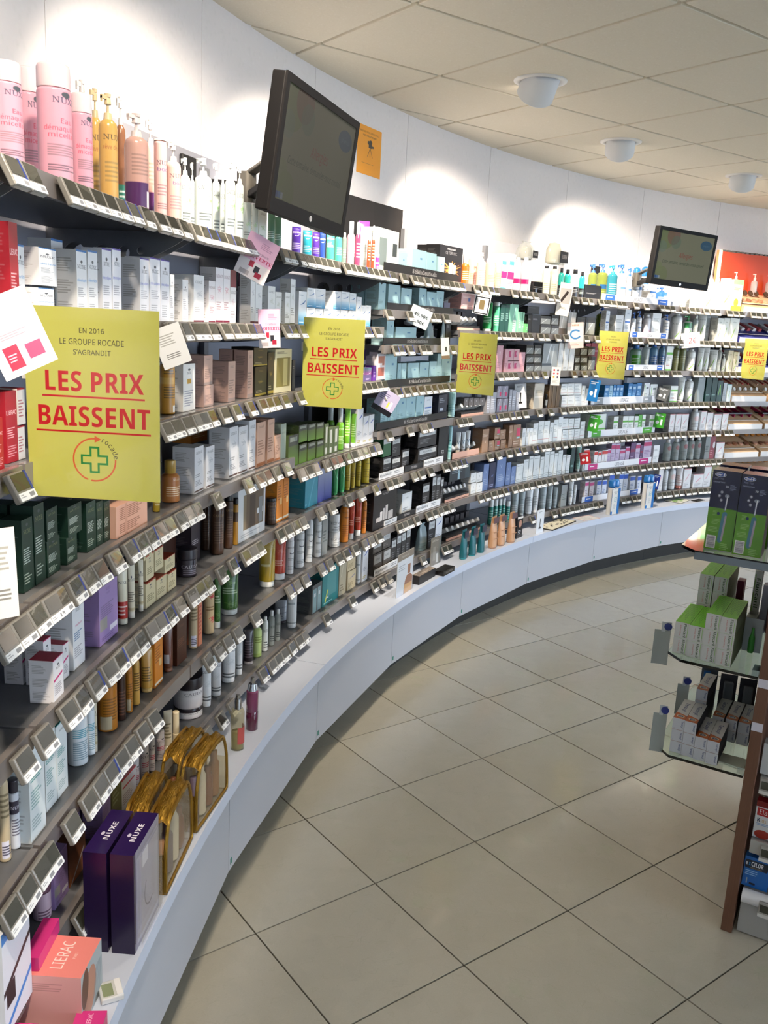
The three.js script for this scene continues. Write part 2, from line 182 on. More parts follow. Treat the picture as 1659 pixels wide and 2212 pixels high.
region('counterCard', 90, 190, (x, w, h) => { fill(x, '#dfe2e6', -2, -2, w + 4, h + 4); lines(x, 16, 14, 54, 16, 2, '#8a8e94'); x.strokeStyle = '#1e1c1c'; x.lineWidth = 9; x.beginPath(); x.moveTo(46, 70); x.lineTo(40, 150); x.stroke(); fill(x, '#2a2624', 30, 140, 26, 14); });
region('blackCard', 90, 190, (x, w, h) => { fill(x, '#202026', -2, -2, w + 4, h + 4); x.fillStyle = '#b88a78'; x.beginPath(); x.ellipse(48, 64, 24, 34, 0, 0, 7); x.fill(); fill(x, '#e8e4e0', -2, -2, w + 4, 20); lines(x, 20, 120, 50, 40, 3, '#c8c8cc'); });
region('face', 200, 90, (x, w, h) => { fill(x, '#e0d6c6', -2, -2, w + 4, h + 4); lines(x, 20, 16, 120, 30, 3, '#b8ac98'); });
packAll();
const sw = {};
function swatch(c) { if (!sw[c]) { sw[c] = 'sw' + c; region('sw' + c, 8, 8, (x, w, h) => fill(x, c, -2, -2, w + 4, h + 4)); packAll(); } return sw[c]; }
let printTex; // made once every region has been drawn, at the end
const MP = std(0xffffff, 0.5), MPG = std(0xffffff, 0.22), MPS = new THREE.MeshStandardMaterial({ color: 0x000000, roughness: 0.85, emissive: 0xffffff, emissiveIntensity: 0.28 }), MPS2 = new THREE.MeshStandardMaterial({ color: 0x000000, roughness: 0.85, emissive: 0xffffff, emissiveIntensity: 0.09 });
const FACES = ['px', 'nx', 'py', 'ny', 'pz', 'nz'];
function printBox(w, h, d, f, y0 = true) {   // f: face -> region name or colour, 'all' for the rest
  const g = new THREE.BoxGeometry(w, h, d); if (y0) g.translate(0, h / 2, 0); const uv = g.attributes.uv;
  FACES.forEach((n, i) => { const v = f[n] ?? f.all, plainC = v[0] === '#', r = REG[plainC ? swatch(v) : v]; for (let k = i * 4; k < i * 4 + 4; k++) { const a = plainC ? .5 : uv.getX(k), b = plainC ? .5 : uv.getY(k); uv.setXY(k, r[0] + a * r[2], r[1] + b * r[3]); } });
  return g;
}

// ---------------------------------------------------------------- floor and ceiling
const inRoom = (x, z, m = 0) => Math.hypot(x - CX, z - CZ) < 6.8 + m && x < 7.0 + m && z < 4.7 + m;
{
  const floor = struct('floor');
  part('grout', bx(14, 0.06, 14, 1.6, -0.034, -1.6), std(0x4a463b, 0.8), floor);
  const tex = k => noiseTex(512, (x, s) => {
    x.fillStyle = ['#bcb8a9', '#b9b5a5', '#bebbad'][k]; x.fillRect(0, 0, s, s);
    for (let i = 0; i < 60; i++) { x.globalAlpha = 0.05; x.fillStyle = rnd() < .5 ? '#d6d2c4' : '#aaa594'; x.beginPath(); x.ellipse(rnd() * s, rnd() * s, 20 + rnd() * 60, 10 + rnd() * 34, rnd() * 3, 0, 7); x.fill(); }
    for (let i = 0; i < 46; i++) { x.globalAlpha = 0.10; x.strokeStyle = '#9a9483'; x.lineWidth = 1 + rnd() * 4; x.beginPath(); let a = rnd() * s, b = rnd() * s; x.moveTo(a, b); for (let j = 0; j < 4; j++) { a += (rnd() - .5) * 50; b += (rnd() - .5) * 34; x.lineTo(a, b); } x.stroke(); }
    for (let i = 0; i < 5000; i++) { x.globalAlpha = 0.06; x.fillStyle = rnd() < .5 ? '#ffffff' : '#6a6456'; x.fillRect(rnd() * s, rnd() * s, 2, 2); } x.globalAlpha = 1;
  });
  const mats = [0, 1, 2].map(k => phys(0xffffff, 0.22, { map: tex(k), clearcoat: 0.25, clearcoatRoughness: 0.06 }));
  const yaw = -36.936 * D2R, T = 0.4, a = [Math.cos(yaw), Math.sin(yaw)], b = [-Math.sin(yaw), Math.cos(yaw)], o = [0.5882, -4.2100];
  const spots = [];
  for (let i = -30; i < 30; i++) for (let j = -30; j < 30; j++) {
    const l = -(i + .5) * T, m = (j + .5) * T, x = o[0] + a[0] * l - b[0] * m * -1, z = o[1] + a[1] * l - b[1] * m * -1;
    if (!inRoom(x, z, 0.25)) continue;
    const ahead = -z; spots.push({ x, z, i, vis: ahead > 0.9 && Math.abs(x / ahead) < 0.62 && x / ahead > -0.42 ? Math.hypot(x, z) : 1000 + Math.hypot(x, z) });
  }
  spots.sort((p, q) => p.vis - q.vis);
  const wide = 0.0022, g = bx(T - 0.0045, 0.012, T - 0.0045, 0, -0.006, 0), rest = [];
  spots.forEach((s, n) => {
    if (n < 290 && s.vis < 1000) { const t = part(n ? 'floor_tile_' + String(n).padStart(3, '0') : 'floor_tile', g, mats[Math.floor(rnd() * 3)], floor, [s.x, 0, s.z], [0, -yaw + Math.floor(rnd() * 4) * Math.PI / 2, 0]); if (s.i === 0 || s.i === -1) t.scale.set(0.994, 1, 0.994); }
    else rest.push(g.clone().rotateY(-yaw).translate(s.x, 0, s.z));
  });
  part('floor_tiles_beyond', mergeGeometries(rest), mats[0], floor).userData.kind = 'stuff';
  shade(floor);
}
const CY = -36.375 * D2R, CA = [Math.cos(CY), Math.sin(CY)], CB = [-Math.sin(CY), Math.cos(CY)], CO = [0.01668, -3.15524];
const ceilAt = (i, j) => [CO[0] + CA[0] * i * 0.6 - CB[0] * j * 0.6, CO[1] + CA[1] * i * 0.6 - CB[1] * j * 0.6];
const fillCells = new Set();
const cellOf = (x, z) => { const dx = x - CO[0], dz = z - CO[1]; return [Math.floor((dx * CA[0] + dz * CA[1]) / 0.6), Math.floor(-(dx * CB[0] + dz * CB[1]) / 0.6)]; };
for (const p of FILL_PANELS) fillCells.add(cellOf(...p).join());
{
  const ceil = struct('ceiling');
  part('ceiling_slab', bx(14, 0.1, 14, 1.6, CEIL + 0.058, -1.6), std(0xe8e4d8, 0.9), ceil);
  const speck = noiseTex(256, (x, s) => { x.fillStyle = '#dcd5c4'; x.fillRect(0, 0, s, s); for (let i = 0; i < 2600; i++) { x.globalAlpha = .12; x.fillStyle = rnd() < .5 ? '#ffffff' : '#b8b2a4'; x.fillRect(rnd() * s, rnd() * s, 2, 2); } x.globalAlpha = 1; });
  const m = std(0xffffff, 0.9, { map: speck }), g = rbx(0.583, 0.014, 0.583, 0.003, 0, 0.007, 0); let n = 0;
  for (let i = -24; i < 24; i++) for (let j = -24; j < 24; j++) {
    const [x, z] = ceilAt(i + .5, j + .5); if (!inRoom(x, z, 0.38) || fillCells.has(i + ',' + j)) continue;
    part(n ? 'ceiling_tile_' + String(n).padStart(3, '0') : 'ceiling_tile', g, m, ceil, [x, CEIL - 0.004, z], [0, -CY, 0]); n++;
  }
  shade(ceil);
}

// ---------------------------------------------------------------- walls
const WALLM = noiseTex(256, (x, s) => { x.fillStyle = '#e0dee0'; x.fillRect(0, 0, s, s); for (let i = 0; i < 1500; i++) { x.globalAlpha = .05; x.fillStyle = rnd() < .5 ? '#ffffff' : '#a8a6ac'; x.fillRect(rnd() * s, rnd() * s, 3, 3); } x.globalAlpha = 1; });
{
  const w = struct('wall_left'), m = std(0xffffff, 0.42, { map: WALLM });
  part('wall_backing', arc(6.846, 7.0, -62, 100, 0, CEIL + 0.05, 80), std(0x8f8e92, 0.8), w);
  let n = 0; for (let a = 16.95 - 7.25 * 10; a < 96; a += 7.25, n++) part(n ? 'wall_panel_' + String(n).padStart(3, '0') : 'wall_panel', arc(6.83, 6.846, a + 0.012, a + 7.238, 0, CEIL + 0.01, 8), m, w);
  shade(w);
  // shop front on the street side: low wall, header, piers and three unseen windows added for cool daylight fill
  const r = struct('wall_right'), pl = std(0xd9d6d2, 0.8), Z0 = -8.3, Z1 = 5.1, addedWins = [[-6.2, -3.2], [-2.8, 0.4], [0.8, 4.0]];
  part('lower_wall', bx(0.15, 0.3, Z1 - Z0, 7.1, 0.15, (Z0 + Z1) / 2), pl, r); part('header', bx(0.15, CEIL - 2.4 + 0.05, Z1 - Z0, 7.1, (CEIL + 2.45) / 2, (Z0 + Z1) / 2), pl, r);
  [[Z0, -6.2], [-3.2, -2.8], [0.4, 0.8], [4.0, Z1]].forEach(([p, q]) => part('pier', bx(0.15, 2.1, q - p, 7.1, 1.35, (p + q) / 2), pl, r)); shade(r);
  addedWins.forEach(([p, q], i) => { const w = struct('added_window_' + (i + 1)), fm = std(0x8a8c90, 0.4), L = q - p, m = (p + q) / 2;
    part('frame', join(bx(0.06, 0.05, L, 7.1, 0.325, m), bx(0.06, 0.05, L, 7.1, 2.375, m), bx(0.06, 2.0, 0.05, 7.1, 1.35, p + .025), bx(0.06, 2.0, 0.05, 7.1, 1.35, q - .025), bx(0.06, 2.0, 0.04, 7.1, 1.35, m)), fm, w);
    for (const z of [m - L / 4, m + L / 4]) part('pane', bx(0.006, 2.0, L / 2 - .05, 7.1, 1.35, z), phys(0xffffff, 0.02, { transmission: 1, thickness: 0 }), w); shade(w); });
  const pv = struct('pavement'); part('paving', bx(14, 0.1, 30, 14.3, -0.1, -1.6), std(0x8a8884, 0.9), pv); shade(pv);
  const b = struct('wall_back'); part('plaster', bx(6.6, CEIL + 0.1, 0.15, 4.3, CEIL / 2, 4.8), std(0xd9d6d2, 0.8), b); shade(b);
}

// ---------------------------------------------------------------- lamps
const lerp0 = (a, b, t) => a + (b - a) * t;
const ringM = std(0xe6e6e4, 0.45), bodyM = std(0xdcdfe2, 0.5), lensM = new THREE.MeshStandardMaterial({ color: 0xffffff, emissive: SPOT_COL, emissiveIntensity: 14 });
{
  const ring = new THREE.LatheGeometry([[0.083, 0.004], [0.083, -0.006], [0.096, -0.008], [0.112, -0.004], [0.113, 0.002]].map(q => new THREE.Vector2(...q)), 40);
  const can = new THREE.LatheGeometry([[0.0, -0.05], [0.078, -0.05], [0.08, 0.07], [0.076, 0.074], [0.07, 0.074], [0.066, 0.05], [0, 0.05]].map(q => new THREE.Vector2(...q)), 36);
  const lens = new THREE.CircleGeometry(0.055, 28).rotateX(-Math.PI / 2);
  const words = { '-2.5': 'over the leftmost bay, out of view', 6.5: 'over the largest sign, out of view', 15.6: 'over the second sign, out of view', 65.5: 'past the right edge of the make-up bay', '-9': 'behind the viewer', 28.17: 'nearest the viewer, left of ceiling', 40.27: 'middle of the three in view', 52.58: 'farthest right of the three in view' };
  SPOTS.forEach(([a, R, ta, ty, k], n) => {
    const at = P(R, a, CEIL - 0.004), aim = P(6.62, ta, ty), dir = aim.clone().sub(at).normalize();
    const t = thing('ceiling_spotlight', `white tilting ceiling spotlight, ${words[a] ?? 'number ' + (n + 1) + ' along the curved wall'}`, 'ceiling light', at, 0, 'spotlights along the curved wall');
    part('trim_ring', ring, ringM, t);
    const q = new THREE.Quaternion().setFromUnitVectors(V(0, 1, 0), dir), c = part('lamp_can', can, bodyM, t); c.quaternion.copy(q);
    const l = part('lamp_lens', lens, lensM, c, [0, 0.066, 0]);
    const s = new THREE.SpotLight(SPOT_COL, SPOT * k, 0, 37 * D2R, 0.4, 2); s.position.copy(at).addScaledVector(dir, 0.085); s.target.position.copy(aim); s.castShadow = true; s.shadow.radius = 2.2; s.shadow.mapSize.set(1024, 1024);
    const w = new THREE.SpotLight(SPOT_COL, SPILL * Math.sqrt(k), 0, 56 * D2R, 1, 2); w.position.copy(s.position).add(V(0, -0.01, 0)); w.target.position.copy(P(6.42, lerp0(a, ta, .5), 0.8)); w.castShadow = true; w.shadow.radius = 2.2;   // the lamp's wide spill below its beam
    scene.add(s, s.target, w, w.target); shade(t);
  });
  const pm = new THREE.MeshStandardMaterial({ color: 0xffffff, emissive: FILL_COL, emissiveIntensity: 1.6 }), fm = std(0xe8e8e8, 0.5);
  FILL_PANELS.forEach((p, n) => {  // out-of-view panels added to fill the shop with cool light
    const [i, j] = cellOf(...p), [x, z] = ceilAt(i + .5, j + .5);
    const t = thing('added_fill_panel', `added square fill light panel ${['right of the gondola, towards the middle', 'behind the viewer, middle one', 'by the far window pier', 'by the middle window', 'by the near window', 'just behind the viewer', 'beyond the gondola, farthest back'][n]}, out of view`, 'ceiling light', V(x, CEIL, z), -CY, 'added fill light panels');
    part('frame', join(bx(0.59, 0.02, 0.02, 0, 0, 0.285), bx(0.59, 0.02, 0.02, 0, 0, -0.285), bx(0.02, 0.02, 0.55, 0.285, 0, 0), bx(0.02, 0.02, 0.55, -0.285, 0, 0)), fm, t);
    part('light_diffuser', bx(0.55, 0.01, 0.55, 0, 0.004, 0), pm, t);
    const l = new THREE.RectAreaLight(FILL_COL, FILL_POWER, 0.54, 0.54); l.position.set(x, CEIL - 0.012, z); l.lookAt(x, 0, z); scene.add(l); shade(t);
  });
}

// ---------------------------------------------------------------- fixed furniture of the round wall
const EDGE = [-6, 1.5, 8.8, 16.1, 23.4, 30.65, 37.95, 45.25, 52.55, 59.85, 67.2], BAYS = 'ABCDEFGHIJ';
const BAYTXT = { A: 'in the leftmost bay', B: 'in bay beside largest sign', C: 'between first and second signs', D: 'in bay behind second sign', E: 'between second and third signs', F: 'in bay behind third sign', G: 'between third and fourth signs', H: 'in bay behind fourth sign', I: 'between fourth and fifth signs', J: 'in far right make-up bay' };
const ORD = ['top', 'second', 'third', 'fourth', 'fifth', 'sixth', 'seventh', 'eighth'];
const LEVEL = { 1: 1.837, 2: 1.61, 3: 1.39, 4: 1.165, 5: 0.948, 6: 0.725, 7: 0.505, 21: 1.683, 22: 1.536, 23: 1.352, 24: 1.17 };
const levelsOf = b => b === 'E' ? [1, 21, 22, 23, 24, 5, 6, 7] : [1, 2, 3, 4, 5, 6, 7];
const levelY = (b, c) => b === 'D' && c == 4 ? 1.125 : LEVEL[c];
const levelTxt = (b, c) => ORD[levelsOf(b).indexOf(+c)] + ' shelf';
const white = std(0xb8bbc3, 0.38), deckM = std(0xccd5e6, 0.32), dark = std(0x2a2926, 0.7);
BAYS.split('').forEach((b, k) => {
  const a0 = EDGE[k], a1 = EDGE[k + 1];
  const u = thing('base_cabinet', `white flat-fronted base cabinet ${BAYTXT[b]}, under the white ledge`, 'cabinet', V(0, 0, 0), 0, 'white base cabinets');
  part('front_panel', arc(6.30, 6.318, a0 + 0.012, a1 - 0.012, 0.135, 0.394, 1), white, u);
  part('carcass', arc(6.319, 6.78, a0 + 0.012, a1 - 0.012, 0.137, 0.394, 2), std(0xb8b8bc, 0.6), u);
  part('toe_kick', arc(6.42, 6.44, a0 + 0.005, a1 - 0.005, 0.0, 0.136, 4), dark, u);
  part('green_sticker', arc(6.2985, 6.3005, a0 + 0.10, a0 + 0.2, 0.15, 0.168, 1), std(0x1a7a66, 0.5), u); shade(u);
  const bp = solo('back_panel', arc(6.775, 6.79, a0 + 0.02, a1 - 0.02, 0.435, b === 'E' ? 2.19 : b === 'J' ? 1.8 : 2.14, 3), b === 'E' ? std(0x211d1b, 0.45) : 'FGHI'.includes(b) ? std(0xd0d0d8, 0.5) : std(0x9a9ca8, 0.5), `${b === 'E' ? 'black' : 'FGHI'.includes(b) ? 'pale' : 'grey'} back panel behind the shelves ${BAYTXT[b]}`, 'panel'); shade(bp);
  if (k) { const p = solo('upright_post', arc(6.752, 6.774, a0 - 0.13, a0 + 0.13, 0.435, 2.1, 1), std(0x7c7e84, 0.4), `grey slotted upright at left end of shelves ${BAYTXT[b]}`, 'post'); shade(p); }
});
[[-6, 16.12], [16.14, 37.88], [37.9, 59.78], [59.8, 67.2]].forEach(([a, b], n) => {
  const d = solo('ledge_board', arc(6.278, 6.773, a + 0.004, b - 0.004, 0.395, 0.433, 14), deckM, `white curved ledge board, ${['nearest length', 'second length', 'third length', 'far right length'][n]} along the wall base`, 'ledge'); shade(d);
});
// shelves with price rail and bracket
const shelfM = std(0x686a6e, 0.35), railM = phys(0x75706e, 0.25, { clearcoat: 0.4 }), brackM = std(0x74777c, 0.45);
const brack = (() => {
  const s = new THREE.Shape(); s.moveTo(0, 0); s.lineTo(0, -0.115); s.quadraticCurveTo(0.2, -0.1, 0.335, -0.012); s.lineTo(0.335, 0); s.closePath();
  for (const [x, y, r] of [[0.055, -0.06, 0.03], [0.125, -0.056, 0.022], [0.18, -0.05, 0.015], [0.222, -0.044, 0.009]]) { const h = new THREE.Path(); h.absarc(x, y, r, 0, Math.PI * 2); s.holes.push(h); }
  return new THREE.ExtrudeGeometry(s, { depth: 0.003, bevelEnabled: false, curveSegments: 10 });
})();
BAYS.split('').forEach((b, k) => {
  const a0 = EDGE[k], a1 = EDGE[k + 1];
  for (const c of levelsOf(b)) {
    const y = levelY(b, c), u = thing('display_shelf', `grey metal shelf with price rail, ${ORD[levelsOf(b).indexOf(c)]} from top ${BAYTXT[b]}`, 'shelf', V(0, 0, 0), 0, 'shelves on the curved wall');
    part('shelf_board', arc(6.425, 6.75, a0 + 0.03, a1 - 0.03, y - 0.02, y, 2), shelfM, u);
    part('price_rail', arc(6.412, 6.4245, a0 + 0.04, a1 - 0.04, y - 0.032, y + 0.004, 8), railM, u);
    if (c !== 7) for (const a of [a0 + 0.17, a1 - 0.2]) { const q = part('bracket', brack, brackM, u); q.position.copy(P(6.75, a, y - 0.0205)); q.rotation.y = -a * D2R; q.scale.y = c === 1 ? 1 : 0.45; }
    shade(u);
  }
});

